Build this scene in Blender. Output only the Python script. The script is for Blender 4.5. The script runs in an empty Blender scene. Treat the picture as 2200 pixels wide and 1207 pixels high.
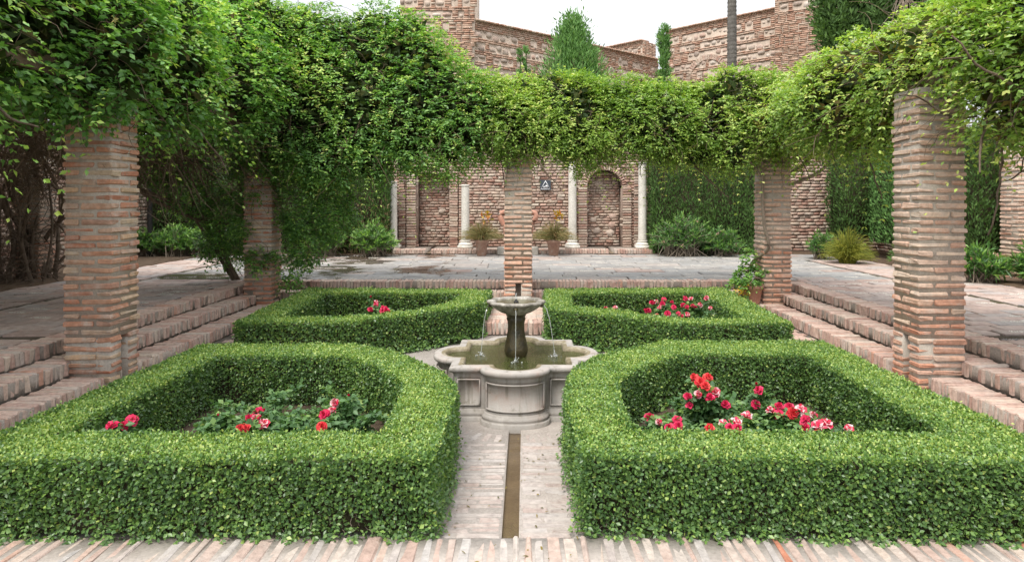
import bpy, bmesh, math
import numpy as np
from mathutils import Vector, Matrix

rng = np.random.default_rng(11)
scene = bpy.context.scene
COL = scene.collection
R = math.radians

# ------------------------------------------------------------------ camera
CAMX, CAMZ, FPX = 0.08, 1.8, 1430.0
cam_data = bpy.data.cameras.new('camera')
cam_data.sensor_width = 36.0
cam_data.lens = 36.0 * FPX / 2200.0
cam_data.shift_x = -28.0 / 2200.0
cam_data.shift_y = -173.5 / 2200.0
cam_data.clip_start = 0.05
cam_data.clip_end = 1000.0
cam = bpy.data.objects.new('camera', cam_data)
cam.location = (CAMX, 0.0, CAMZ)
cam.rotation_euler = (R(90), 0, 0)
COL.objects.link(cam)
scene.camera = cam

# ------------------------------------------------------------------ sky, sun, exposure
SUN_EL, SUN_AZ = 60.0, -150.0        # the sun stands high to the left behind the viewer, veiled by thin cloud
world = bpy.data.worlds.new('World')
scene.world = world
world.use_nodes = True
wt = world.node_tree
wt.nodes.clear()
w_out = wt.nodes.new('ShaderNodeOutputWorld')
w_bg = wt.nodes.new('ShaderNodeBackground')
w_bg.inputs['Strength'].default_value = 0.1
w_sky = wt.nodes.new('ShaderNodeTexSky')
w_sky.sky_type = 'NISHITA'
w_sky.sun_disc = False
w_sky.sun_elevation = R(SUN_EL)
w_sky.sun_rotation = R(SUN_AZ)
w_tc = wt.nodes.new('ShaderNodeTexCoord')
w_map = wt.nodes.new('ShaderNodeMapping')
w_map.inputs['Scale'].default_value = (1.0, 1.0, 2.6)
w_noise = wt.nodes.new('ShaderNodeTexNoise')
w_noise.inputs['Scale'].default_value = 2.4
w_noise.inputs['Detail'].default_value = 7.0
w_noise.inputs['Roughness'].default_value = 0.55
w_ramp = wt.nodes.new('ShaderNodeMapRange')
w_ramp.inputs['From Min'].default_value = 0.36
w_ramp.inputs['From Max'].default_value = 0.66
w_ramp.inputs['To Min'].default_value = 0.62
w_ramp.inputs['To Max'].default_value = 1.0
w_mix = wt.nodes.new('ShaderNodeMix')
w_mix.data_type = 'RGBA'
w_mix.inputs[7].default_value = (13.6, 13.8, 14.1, 1.0)
wt.links.new(w_tc.outputs['Generated'], w_map.inputs['Vector'])
wt.links.new(w_map.outputs['Vector'], w_noise.inputs['Vector'])
wt.links.new(w_noise.outputs['Fac'], w_ramp.inputs['Value'])
wt.links.new(w_ramp.outputs['Result'], w_mix.inputs[0])
wt.links.new(w_sky.outputs['Color'], w_mix.inputs[6])
# overcast luminance: a third at the horizon of what it is overhead
w_sep = wt.nodes.new('ShaderNodeSeparateXYZ')
w_lum = wt.nodes.new('ShaderNodeMapRange')
w_lum.inputs['From Min'].default_value = 0.0
w_lum.inputs['From Max'].default_value = 1.0
w_lum.inputs['To Min'].default_value = 0.34
w_lum.inputs['To Max'].default_value = 1.0
w_mul = wt.nodes.new('ShaderNodeVectorMath')
w_mul.operation = 'SCALE'
wt.links.new(w_tc.outputs['Generated'], w_sep.inputs[0])
wt.links.new(w_sep.outputs['Z'], w_lum.inputs['Value'])
wt.links.new(w_mix.outputs[2], w_mul.inputs[0])
wt.links.new(w_lum.outputs['Result'], w_mul.inputs['Scale'])
wt.links.new(w_mul.outputs['Vector'], w_bg.inputs['Color'])
wt.links.new(w_bg.outputs['Background'], w_out.inputs['Surface'])

sun_data = bpy.data.lights.new('sun', 'SUN')
sun_data.energy = 2.1
sun_data.angle = R(24)
sun_data.color = (1.0, 0.95, 0.87)
sun = bpy.data.objects.new('sun', sun_data)
_sd = Vector((math.sin(R(SUN_AZ)) * math.cos(R(SUN_EL)), math.cos(R(SUN_AZ)) * math.cos(R(SUN_EL)), math.sin(R(SUN_EL))))
sun.rotation_euler = _sd.to_track_quat('Z', 'Y').to_euler()
sun.location = _sd * 30
COL.objects.link(sun)

scene.view_settings.view_transform = 'Standard'
scene.view_settings.look = 'None'
scene.view_settings.exposure = 0.93
scene.view_settings.gamma = 1.0
scene.view_settings.use_curve_mapping = False
scene.render.engine = 'CYCLES'
scene.cycles.max_bounces = 6
scene.cycles.diffuse_bounces = 3
scene.cycles.glossy_bounces = 3
scene.cycles.transparent_max_bounces = 12

# ------------------------------------------------------------------ object helpers
def at(px, py, Y):
    """world point seen at photograph pixel (px, py) at depth Y"""
    return np.array([CAMX + (px - 1128.0) * Y / FPX, Y, CAMZ - (py - 430.0) * Y / FPX])

def link(name, data, parent=None, loc=(0, 0, 0), rot=(0, 0, 0), scale=None):
    o = bpy.data.objects.new(name, data)
    if parent is not None:
        o.parent = parent
        pl = parent.get('_o', None)
        base = Vector(pl) if pl is not None else Vector((0, 0, 0))
        o.location = Vector(loc) - base
        o['_o'] = tuple(loc)
    else:
        o.location = loc
        o['_o'] = tuple(loc)
    o.rotation_euler = rot
    if scale is not None:
        o.scale = scale
    COL.objects.link(o)
    return o

def tag(o, label=None, cat=None, group=None, kind=None):
    if label: o['label'] = label
    if cat: o['category'] = cat
    if group: o['group'] = group
    if kind: o['kind'] = kind
    return o

def thing(name, label, cat, loc, group=None):
    o = link(name, None, None, tuple(float(v) for v in loc))
    o.empty_display_size = 0.1
    return tag(o, label, cat, group)

def mesh_np(name, verts, quads=None, tris=None, mat=None, tint=None, smooth=False):
    """mesh from numpy arrays; tint is a value per face (quads first, then tris)"""
    me = bpy.data.meshes.new(name)
    verts = np.asarray(verts, dtype=np.float32)
    parts, starts, n = [], [], 0
    if quads is not None and len(quads):
        q = np.asarray(quads, dtype=np.int32)
        parts.append(q.ravel()); starts.append(np.arange(len(q), dtype=np.int32) * 4); n = len(q) * 4
    if tris is not None and len(tris):
        t = np.asarray(tris, dtype=np.int32)
        parts.append(t.ravel()); starts.append(n + np.arange(len(t), dtype=np.int32) * 3)
    loops = np.concatenate(parts); st = np.concatenate(starts)
    me.vertices.add(len(verts)); me.vertices.foreach_set('co', verts.ravel())
    me.loops.add(len(loops)); me.loops.foreach_set('vertex_index', loops)
    me.polygons.add(len(st)); me.polygons.foreach_set('loop_start', st)
    if smooth:
        me.polygons.foreach_set('use_smooth', np.ones(len(st), dtype=bool))
    if tint is not None:
        a = me.attributes.new('tint', 'FLOAT', 'FACE')
        a.data.foreach_set('value', np.asarray(tint, dtype=np.float32))
    if mat is not None:
        me.materials.append(mat)
    me.update(calc_edges=True)
    return me

def bm_mesh(name, bm, mat=None, smooth=False):
    me = bpy.data.meshes.new(name)
    bmesh.ops.recalc_face_normals(bm, faces=bm.faces)
    bm.to_mesh(me); bm.free()
    if smooth:
        me.polygons.foreach_set('use_smooth', np.ones(len(me.polygons), dtype=bool))
    if mat is not None: me.materials.append(mat)
    return me

def unit(v):
    return v / np.maximum(np.linalg.norm(v, axis=-1, keepdims=True), 1e-9)

def wob(P, f=1.0, s=0.0):
    """cheap smooth noise in about -1..1"""
    x, y, z = P[..., 0] * f + s, P[..., 1] * f + 1.7 * s, P[..., 2] * f - s
    return (np.sin(1.9 * x + 1.3 * y + 2.1) + np.sin(2.7 * y - 1.1 * z + 0.4) + np.sin(2.3 * z + 1.7 * x + 4.0)
            + 0.6 * np.sin(5.1 * x - 3.7 * y + 2.9 * z) + 0.5 * np.sin(6.3 * y + 4.1 * z + 1.0)) / 3.4

_QUADS = np.array([[0, 3, 2, 1], [4, 5, 6, 7], [0, 1, 5, 4], [1, 2, 6, 5], [2, 3, 7, 6], [3, 0, 4, 7]])
def boxes_mesh(name, C, H, mat, ux=None, jit=0.0, tint=None, smooth=False):
    """many boxes in one mesh: centres C, half sizes H, ux = horizontal direction of the local x axis"""
    C = np.asarray(C, float); H = np.asarray(H, float); n = len(C)
    s = np.array([[-1, -1, -1], [1, -1, -1], [1, 1, -1], [-1, 1, -1], [-1, -1, 1], [1, -1, 1], [1, 1, 1], [-1, 1, 1]], float)
    L = s[None] * H[:, None]
    if jit: L = L + rng.normal(0, jit, L.shape) * np.minimum(1, H[:, None] / 0.02)
    if ux is None: ux = np.array([1.0, 0.0])
    ux = np.broadcast_to(np.asarray(ux, float), (n, 2))
    V = np.empty_like(L)
    V[..., 0] = L[..., 0] * ux[:, None, 0] - L[..., 1] * ux[:, None, 1]
    V[..., 1] = L[..., 0] * ux[:, None, 1] + L[..., 1] * ux[:, None, 0]
    V[..., 2] = L[..., 2]
    V += C[:, None]
    Q = _QUADS[None] + (np.arange(n) * 8)[:, None, None]
    t = None if tint is None else np.repeat(np.asarray(tint), 6)
    return mesh_np(name, V.reshape(-1, 3), Q.reshape(-1, 4), None, mat, t, smooth)

def box(x0, x1, y0, y1, z0, z1):
    return ((x0 + x1) / 2, (y0 + y1) / 2, (z0 + z1) / 2), ((x1 - x0) / 2, (y1 - y0) / 2, (z1 - z0) / 2)

def boxes_obj(name, bl, mat, parent=None, jit=0.0):
    C = [b[0] for b in bl]; H = [b[1] for b in bl]
    base = np.array(parent['_o']) if parent is not None else np.zeros(3)
    me = boxes_mesh(name, np.array(C) - base, H, mat, jit=jit)
    return link(name, me, parent, tuple(base))

def wobj(name, me, parent=None):
    """a mesh whose vertices are in world space, under a parent anywhere"""
    return link(name, me, parent, (0, 0, 0))

def tubes(name, P, R0, R1, sides, mat, tint=None, smooth=True):
    """P (M,K,3) polylines, R0/R1 (M,) radii at the two ends"""
    P = np.asarray(P, float); M, K, _ = P.shape
    T = np.gradient(P, axis=1); T = unit(T)
    ref = np.where(np.abs(T[..., 2:3]) > 0.9, np.array([1.0, 0, 0]), np.array([0, 0, 1.0]))
    A = unit(np.cross(T, ref)); B = np.cross(T, A)
    t = np.linspace(0, 1, K)[None, :, None]
    rad = (np.asarray(R0)[:, None, None] * (1 - t) + np.asarray(R1)[:, None, None] * t)
    ang = np.arange(sides) * 2 * np.pi / sides
    V = P[:, :, None] + rad[:, :, None] * (A[:, :, None] * np.cos(ang)[None, None, :, None] + B[:, :, None] * np.sin(ang)[None, None, :, None])
    base = (np.arange(M) * K * sides)[:, None, None]
    k = np.arange(K - 1)[None, :, None] * sides
    j = np.arange(sides)[None, None, :]; j2 = (j + 1) % sides
    Q = np.stack([base + k + j, base + k + j2, base + k + sides + j2, base + k + sides + j], -1).reshape(-1, 4)
    tt = None if tint is None else np.repeat(np.asarray(tint), (K - 1) * sides)
    return mesh_np(name, V.reshape(-1, 3), Q, None, mat, tt, smooth)

def lathe(name, prof, seg, mat, center=(0, 0, 0), smooth=True, lobes=0, lobe_amp=0.0, lobe_from=0, caps=True):
    """profile [(r,z)] turned about the z axis; lobes scallop the rings from index lobe_from on"""
    V, Q = [], []
    for i, (r, z) in enumerate(prof):
        for k in range(seg):
            a = 2 * math.pi * k / seg
            rr = r * (1 + (lobe_amp * (abs(math.cos(lobes * a / 2)) - 0.6) if lobes and i >= lobe_from else 0))
            V.append((center[0] + rr * math.cos(a), center[1] + rr * math.sin(a), center[2] + z))
    for i in range(len(prof) - 1):
        for k in range(seg):
            k2 = (k + 1) % seg
            Q.append((i * seg + k, i * seg + k2, (i + 1) * seg + k2, (i + 1) * seg + k))
    T = []
    if caps:
        for i, flip in ((0, True), (len(prof) - 1, False)):
            V.append((center[0], center[1], center[2] + prof[i][1])); c = len(V) - 1
            for k in range(seg):
                k2 = (k + 1) % seg
                T.append((c, i * seg + k2, i * seg + k) if flip else (c, i * seg + k, i * seg + k2))
    return mesh_np(name, np.array(V), np.array(Q), np.array(T) if T else None, mat, None, smooth)

# bevelled, slightly uneven blocks, shared between alike pieces
_blocks = {}
def block(L, W, H, mat, variants=6, bev=0.006, jit=0.0022):
    key = (round(L, 3), round(W, 3), round(H, 3), mat.name)
    if key not in _blocks:
        vs = []
        for v in range(variants):
            bm = bmesh.new()
            bmesh.ops.create_cube(bm, size=1.0)
            bmesh.ops.scale(bm, vec=(L, W, H), verts=bm.verts)
            for vv in bm.verts:
                vv.co += Vector(rng.normal(0, 1, 3) * np.array([0.005, 0.004, 0.003]) * min(1.0, min(L, W, H) / 0.045))
            bmesh.ops.bevel(bm, geom=list(bm.edges), offset=min(bev, 0.3 * min(L, W, H)), segments=1, affect='EDGES', profile=0.5)
            for vv in bm.verts:
                vv.co += Vector(rng.normal(0, jit, 3))
            vs.append(bm_mesh('block', bm, mat))
        _blocks[key] = vs
    vs = _blocks[key]
    return vs[rng.integers(len(vs))]

# ------------------------------------------------------------------ materials
def mat_base(name):
    m = bpy.data.materials.new(name); m.use_nodes = True
    nt = m.node_tree
    return m, nt, nt.nodes['Principled BSDF']

def N(nt, kind, **inp):
    n = nt.nodes.new(kind)
    for k, v in inp.items():
        n.inputs[k.replace('_', ' ')].default_value = v
    return n

def ramp(nt, stops, interp='LINEAR'):
    r = nt.nodes.new('ShaderNodeValToRGB')
    r.color_ramp.interpolation = interp
    el = r.color_ramp.elements
    while len(el) < len(stops): el.new(0.5)
    for e, (p, c) in zip(el, stops):
        e.position = p; e.color = (*c, 1.0)
    return r

def noise(nt, scale, detail=4.0, rough=0.6, vec=None):
    n = N(nt, 'ShaderNodeTexNoise', Scale=scale, Detail=detail, Roughness=rough)
    if vec is not None: nt.links.new(vec, n.inputs['Vector'])
    return n

def maprange(nt, src, a, b, c, d):
    n = N(nt, 'ShaderNodeMapRange', From_Min=a, From_Max=b, To_Min=c, To_Max=d)
    nt.links.new(src, n.inputs['Value'])
    return n.outputs['Result']

def mix(nt, fac, a, b, blend='MIX'):
    n = nt.nodes.new('ShaderNodeMix'); n.data_type = 'RGBA'; n.blend_type = blend
    for sock, v in ((n.inputs[0], fac), (n.inputs[6], a), (n.inputs[7], b)):
        if isinstance(v, (int, float)): sock.default_value = v
        elif isinstance(v, tuple): sock.default_value = (*v, 1.0)
        else: nt.links.new(v, sock)
    return n.outputs[2]

def bump(nt, bsdf, h, strength, dist=0.01):
    b = N(nt, 'ShaderNodeBump', Strength=strength, Distance=dist)
    nt.links.new(h, b.inputs['Height'])
    nt.links.new(b.outputs['Normal'], bsdf.inputs['Normal'])

def mat_brick(name, stops, src='object', dust=(0.5, 0.45, 0.39), dust_amt=0.45, bump_s=0.6, scale=1.0, rough=0.9, spec=0.25):
    m, nt, b = mat_base(name)
    geo = nt.nodes.new('ShaderNodeNewGeometry')
    if src == 'object':
        s = nt.nodes.new('ShaderNodeObjectInfo').outputs['Random']
    else:
        a = nt.nodes.new('ShaderNodeAttribute'); a.attribute_name = 'tint'; s = a.outputs['Fac']
    rp = ramp(nt, stops); nt.links.new(s, rp.inputs['Fac'])
    n1 = noise(nt, 22 * scale, 5, 0.65, geo.outputs['Position'])
    n2 = noise(nt, 7 * scale, 6, 0.7, geo.outputs['Position'])
    n3 = noise(nt, 90 * scale, 3, 0.6, geo.outputs['Position'])
    v = maprange(nt, n1.outputs['Fac'], 0.3, 0.7, 0.72, 1.22)
    comb = nt.nodes.new('ShaderNodeCombineColor')
    for k in range(3): nt.links.new(v, comb.inputs[k])
    c = mix(nt, 1.0, rp.outputs['Color'], comb.outputs['Color'], 'MULTIPLY')
    d = maprange(nt, n2.outputs['Fac'], 0.48, 0.68, 0.0, dust_amt)
    c = mix(nt, d, c, dust)
    nt.links.new(c, b.inputs['Base Color'])
    b.inputs['Roughness'].default_value = rough
    b.inputs['Specular IOR Level'].default_value = spec
    add = nt.nodes.new('ShaderNodeMath'); add.operation = 'ADD'
    nt.links.new(n1.outputs['Fac'], add.inputs[0]); nt.links.new(n3.outputs['Fac'], add.inputs[1])
    bump(nt, b, add.outputs[0], bump_s, 0.008)
    return m

def mat_rough(name, c1, c2, scale=6.0, bump_s=0.4, bdist=0.01, rough=0.9, c3=None, spec=0.25, fine=60.0):
    m, nt, b = mat_base(name)
    geo = nt.nodes.new('ShaderNodeNewGeometry')
    n1 = noise(nt, scale, 6, 0.65, geo.outputs['Position'])
    n2 = noise(nt, fine, 4, 0.6, geo.outputs['Position'])
    stops = [(0.32, c1), (0.68, c2)] if c3 is None else [(0.3, c1), (0.52, c2), (0.7, c3)]
    rp = ramp(nt, stops); nt.links.new(n1.outputs['Fac'], rp.inputs['Fac'])
    v = maprange(nt, n2.outputs['Fac'], 0.3, 0.7, 0.82, 1.15)
    comb = nt.nodes.new('ShaderNodeCombineColor')
    for k in range(3): nt.links.new(v, comb.inputs[k])
    c = mix(nt, 1.0, rp.outputs['Color'], comb.outputs['Color'], 'MULTIPLY')
    nt.links.new(c, b.inputs['Base Color'])
    b.inputs['Roughness'].default_value = rough
    b.inputs['Specular IOR Level'].default_value = spec
    bump(nt, b, n2.outputs['Fac'], bump_s, bdist)
    return m

def mat_leaf(name, stops, rough=0.42, spec=0.45, trans=0.32, tcol=(1.25, 1.35, 0.6)):
    m, nt, b = mat_base(name)
    a = nt.nodes.new('ShaderNodeAttribute'); a.attribute_name = 'tint'
    rp = ramp(nt, stops); nt.links.new(a.outputs['Fac'], rp.inputs['Fac'])
    nt.links.new(rp.outputs['Color'], b.inputs['Base Color'])
    b.inputs['Roughness'].default_value = rough
    b.inputs['Specular IOR Level'].default_value = spec
    tr = nt.nodes.new('ShaderNodeBsdfTranslucent')
    tc = mix(nt, 1.0, rp.outputs['Color'], tcol, 'MULTIPLY')
    nt.links.new(tc, tr.inputs['Color'])
    ms = nt.nodes.new('ShaderNodeMixShader'); ms.inputs['Fac'].default_value = trans
    nt.links.new(b.outputs['BSDF'], ms.inputs[1]); nt.links.new(tr.outputs['BSDF'], ms.inputs[2])
    nt.links.new(ms.outputs['Shader'], nt.nodes['Material Output'].inputs['Surface'])
    return m

def mat_plain(name, col, rough=0.6, spec=0.4):
    m, nt, b = mat_base(name)
    b.inputs['Base Color'].default_value = (*col, 1); b.inputs['Roughness'].default_value = rough
    b.inputs['Specular IOR Level'].default_value = spec
    return m

M = {}
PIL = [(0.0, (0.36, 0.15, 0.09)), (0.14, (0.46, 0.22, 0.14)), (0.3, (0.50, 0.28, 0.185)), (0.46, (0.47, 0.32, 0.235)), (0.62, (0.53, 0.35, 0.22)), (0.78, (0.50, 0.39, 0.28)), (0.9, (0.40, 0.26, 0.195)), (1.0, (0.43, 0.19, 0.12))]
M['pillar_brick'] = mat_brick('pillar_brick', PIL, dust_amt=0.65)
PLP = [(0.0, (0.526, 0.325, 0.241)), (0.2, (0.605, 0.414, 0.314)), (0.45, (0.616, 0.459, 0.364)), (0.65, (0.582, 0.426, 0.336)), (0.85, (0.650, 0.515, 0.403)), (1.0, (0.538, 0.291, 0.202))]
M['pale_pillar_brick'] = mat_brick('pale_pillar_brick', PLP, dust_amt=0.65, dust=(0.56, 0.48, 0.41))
PLR = [(0.0, (0.475, 0.216, 0.135)), (0.3, (0.540, 0.292, 0.200)), (0.6, (0.583, 0.378, 0.286)), (0.8, (0.562, 0.324, 0.227)), (1.0, (0.605, 0.464, 0.346))]
M['red_pillar_brick'] = mat_brick('red_pillar_brick', PLR, dust_amt=0.65, dust=(0.56, 0.48, 0.41))
STP = [(0.0, (0.432, 0.275, 0.227)), (0.25, (0.508, 0.351, 0.292)), (0.45, (0.551, 0.416, 0.346)), (0.65, (0.497, 0.335, 0.275)), (0.8, (0.572, 0.464, 0.378)), (0.92, (0.464, 0.389, 0.346)), (1.0, (0.497, 0.281, 0.205))]
M['step_brick'] = mat_brick('step_brick', STP, dust_amt=0.6, dust=(0.54, 0.47, 0.41))
BRD = [(0.0, (0.40, 0.285, 0.24)), (0.25, (0.43, 0.34, 0.295)), (0.45, (0.45, 0.385, 0.335)), (0.62, (0.385, 0.36, 0.345)), (0.8, (0.43, 0.31, 0.255)), (0.965, (0.46, 0.38, 0.32)), (0.985, (0.42, 0.18, 0.115)), (1.0, (0.42, 0.17, 0.10))]
M['border_brick'] = mat_brick('border_brick', BRD, dust_amt=0.5, dust=(0.48, 0.43, 0.385))
PTH = [(0.0, (0.36, 0.285, 0.255)), (0.3, (0.40, 0.345, 0.315)), (0.6, (0.39, 0.355, 0.335)), (0.85, (0.41, 0.32, 0.28)), (1.0, (0.34, 0.30, 0.275))]
M['path_brick'] = mat_brick('path_brick', PTH, dust_amt=0.85, dust=(0.45, 0.405, 0.37))
SLB = [(0.0, (0.330, 0.242, 0.209)), (0.2, (0.380, 0.303, 0.270)), (0.4, (0.440, 0.330, 0.286)), (0.6, (0.369, 0.330, 0.314)), (0.8, (0.468, 0.363, 0.319)), (1.0, (0.396, 0.275, 0.231))]
M['side_slab'] = mat_brick('side_slab', SLB, dust_amt=0.5, dust=(0.44, 0.39, 0.35), bump_s=0.45, scale=0.6)
SLG = [(0.0, (0.235, 0.225, 0.215)), (0.3, (0.285, 0.28, 0.275)), (0.55, (0.27, 0.25, 0.235)), (0.8, (0.33, 0.31, 0.29)), (0.93, (0.36, 0.29, 0.255)), (1.0, (0.30, 0.21, 0.18))]
WBR = [(0.0, (0.35, 0.195, 0.15)), (0.2, (0.44, 0.28, 0.22)), (0.4, (0.50, 0.355, 0.285)), (0.6, (0.53, 0.425, 0.335)), (0.8, (0.45, 0.33, 0.275)), (0.92, (0.57, 0.49, 0.40)), (1.0, (0.40, 0.23, 0.175))]
M['wall_brick'] = mat_brick('wall_brick', WBR, src='attr', dust_amt=0.4, bump_s=0.7)
M['wall_brick_piece'] = mat_brick('wall_brick_piece', WBR, dust_amt=0.4, bump_s=0.7)
FBR = [(0.0, (0.40, 0.22, 0.155)), (0.3, (0.48, 0.29, 0.21)), (0.6, (0.53, 0.37, 0.28)), (0.85, (0.48, 0.33, 0.255)), (1.0, (0.56, 0.46, 0.37))]
M['fort_brick'] = mat_brick('fort_brick', FBR, src='attr', dust_amt=0.5, dust=(0.53, 0.43, 0.35), bump_s=0.6)
FST = [(0.0, (0.33, 0.26, 0.22)), (0.3, (0.45, 0.36, 0.30)), (0.6, (0.52, 0.43, 0.36)), (0.85, (0.46, 0.31, 0.25)), (1.0, (0.57, 0.51, 0.45))]
M['fort_stone'] = mat_brick('fort_stone', FST, dust_amt=0.45, dust=(0.55, 0.47, 0.40), bump_s=0.8, scale=0.5)
M['mortar'] = mat_rough('mortar', (0.38, 0.335, 0.285), (0.49, 0.435, 0.375), 9, 0.8, 0.008)
M['step_mortar'] = mat_rough('step_mortar', (0.27, 0.225, 0.19), (0.38, 0.33, 0.285), 7, 0.8, 0.008)
M['path_mortar'] = mat_rough('path_mortar', (0.33, 0.29, 0.26), (0.42, 0.375, 0.34), 6, 0.6, 0.006)
M['joint_soil'] = mat_rough('joint_soil', (0.075, 0.06, 0.045), (0.15, 0.12, 0.09), 9, 0.7, 0.01)
M['wall_mortar'] = mat_rough('wall_mortar', (0.28, 0.21, 0.17), (0.40, 0.31, 0.255), 5, 0.9, 0.015)
M['fort_mortar'] = mat_rough('fort_mortar', (0.42, 0.335, 0.27), (0.54, 0.45, 0.37), 3, 0.9, 0.02)
M['bed_soil'] = mat_rough('bed_soil', (0.055, 0.038, 0.025), (0.12, 0.085, 0.058), 9, 1.0, 0.02)
M['soil'] = mat_rough('soil', (0.10, 0.065, 0.042), (0.20, 0.135, 0.09), 7, 1.0, 0.02)
M['ground'] = mat_rough('ground', (0.17, 0.14, 0.10), (0.27, 0.22, 0.16), 0.6, 0.8, 0.03)
M['hill'] = mat_rough('hill', (0.06, 0.09, 0.03), (0.16, 0.14, 0.07), 1.2, 0.9, 0.05)
M['wet_bed'] = mat_rough('wet_bed', (0.13, 0.095, 0.062), (0.24, 0.18, 0.12), 9, 0.4, 0.004, rough=0.28, spec=0.5)
M['groove'] = mat_rough('groove', (0.055, 0.05, 0.03), (0.11, 0.10, 0.05), 8, 0.8, 0.01)
M['pebble'] = mat_brick('pebble', [(0.0, (0.50, 0.47, 0.42)), (0.6, (0.62, 0.58, 0.52)), (0.8, (0.42, 0.36, 0.32)), (1.0, (0.13, 0.13, 0.135))], src='attr', dust_amt=0.2)
M['marble'] = mat_rough('marble', (0.52, 0.49, 0.43), (0.66, 0.63, 0.57), 4, 0.15, 0.004, rough=0.55, c3=(0.70, 0.68, 0.63), spec=0.35, fine=30)
M['terracotta'] = mat_rough('terracotta', (0.34, 0.20, 0.15), (0.43, 0.27, 0.21), 9, 0.3, 0.004, rough=0.85, c3=(0.48, 0.38, 0.32))
M['old_terracotta'] = mat_rough('old_terracotta', (0.40, 0.20, 0.14), (0.50, 0.28, 0.21), 7, 0.3, 0.004, rough=0.85)
M['grey_stone'] = mat_rough('grey_stone', (0.30, 0.28, 0.25), (0.42, 0.39, 0.35), 6, 0.5, 0.006)
M['bark'] = mat_rough('bark', (0.10, 0.072, 0.052), (0.205, 0.155, 0.115), 14, 0.9, 0.01)
M['pale_bark'] = mat_rough('pale_bark', (0.19, 0.15, 0.115), (0.33, 0.275, 0.22), 12, 0.9, 0.01)
M['twig'] = mat_rough('twig', (0.095, 0.066, 0.046), (0.20, 0.148, 0.10), 5, 0.4, 0.005)
M['hedge_wood'] = mat_rough('hedge_wood', (0.035, 0.032, 0.018), (0.075, 0.062, 0.035), 30, 0.9, 0.02)
M['palm_bark'] = mat_rough('palm_bark', (0.12, 0.11, 0.10), (0.23, 0.215, 0.195), 6, 0.9, 0.03)
M['iron'] = mat_rough('iron', (0.014, 0.014, 0.015), (0.03, 0.028, 0.027), 9, 0.3, 0.003, rough=0.6)
M['timber'] = mat_rough('timber', (0.11, 0.075, 0.05), (0.20, 0.145, 0.10), 5, 0.6, 0.006)
M['slate_sign'] = mat_plain('slate_sign', (0.055, 0.068, 0.085), 0.5)
M['white_print'] = mat_plain('white_print', (0.78, 0.79, 0.80), 0.5)

# leaves: tint 0 = oldest and darkest, 1 = fresh growth; on hedge tops also painted skylight
M['box_leaf'] = mat_leaf('box_leaf', [(0.0, (0.065, 0.135, 0.048)), (0.35, (0.115, 0.215, 0.062)), (0.62, (0.185, 0.315, 0.078)), (0.88, (0.31, 0.44, 0.105)), (1.0, (0.44, 0.52, 0.15))], rough=0.36, spec=0.55)
M['honey_leaf'] = mat_leaf('honey_leaf', [(0.0, (0.058, 0.133, 0.041)), (0.4, (0.115, 0.267, 0.060)), (0.7, (0.209, 0.429, 0.085)), (0.92, (0.398, 0.609, 0.124)), (1.0, (0.628, 0.762, 0.209))], rough=0.36)
M['jasmine_leaf'] = mat_leaf('jasmine_leaf', [(0.0, (0.059, 0.133, 0.043)), (0.4, (0.113, 0.255, 0.060)), (0.7, (0.225, 0.425, 0.085)), (0.92, (0.411, 0.595, 0.128)), (1.0, (0.665, 0.714, 0.221))], rough=0.4)
M['bright_leaf'] = mat_leaf('bright_leaf', [(0.0, (0.075, 0.145, 0.036)), (0.35, (0.165, 0.295, 0.055)), (0.65, (0.29, 0.445, 0.082)), (0.9, (0.43, 0.56, 0.125)), (1.0, (0.58, 0.60, 0.18))], rough=0.4)
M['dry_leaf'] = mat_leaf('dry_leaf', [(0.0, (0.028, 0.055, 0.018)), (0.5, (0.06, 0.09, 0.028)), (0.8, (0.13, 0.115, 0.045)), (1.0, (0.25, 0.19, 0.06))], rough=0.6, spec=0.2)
M['cypress_leaf'] = mat_leaf('cypress_leaf', [(0.0, (0.051, 0.091, 0.033)), (0.4, (0.091, 0.174, 0.050)), (0.8, (0.154, 0.272, 0.069)), (1.0, (0.272, 0.207, 0.123))], rough=0.6, spec=0.2, trans=0.15)
M['light_cypress_leaf'] = mat_leaf('light_cypress_leaf', [(0.0, (0.078, 0.157, 0.055)), (0.4, (0.147, 0.293, 0.088)), (0.8, (0.235, 0.431, 0.127)), (1.0, (0.332, 0.431, 0.157))], rough=0.6, spec=0.2, trans=0.15)
M['oleander_leaf'] = mat_leaf('oleander_leaf', [(0.0, (0.055, 0.128, 0.053)), (0.4, (0.095, 0.210, 0.068)), (0.75, (0.173, 0.330, 0.090)), (1.0, (0.331, 0.525, 0.128))], rough=0.4)
M['rose_leaf'] = mat_leaf('rose_leaf', [(0.0, (0.054, 0.119, 0.049)), (0.5, (0.108, 0.217, 0.077)), (0.85, (0.216, 0.336, 0.098)), (1.0, (0.400, 0.476, 0.140))], rough=0.45)
M['broom_leaf'] = mat_leaf('broom_leaf', [(0.0, (0.138, 0.175, 0.031)), (0.5, (0.300, 0.338, 0.050)), (1.0, (0.500, 0.475, 0.075))], rough=0.6)
M['grass_leaf'] = mat_leaf('grass_leaf', [(0.0, (0.162, 0.155, 0.061)), (0.5, (0.297, 0.297, 0.108)), (0.8, (0.446, 0.365, 0.176)), (1.0, (0.459, 0.230, 0.108))], rough=0.6)
M['croton_leaf'] = mat_leaf('croton_leaf', [(0.0, (0.20, 0.16, 0.03)), (0.4, (0.55, 0.35, 0.04)), (0.8, (0.5, 0.13, 0.04)), (1.0, (0.45, 0.06, 0.04))], rough=0.4)
M['cream_petal'] = mat_leaf('cream_petal', [(0.0, (0.72, 0.70, 0.58)), (0.6, (0.75, 0.66, 0.36)), (1.0, (0.74, 0.50, 0.16))], rough=0.5)
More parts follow.
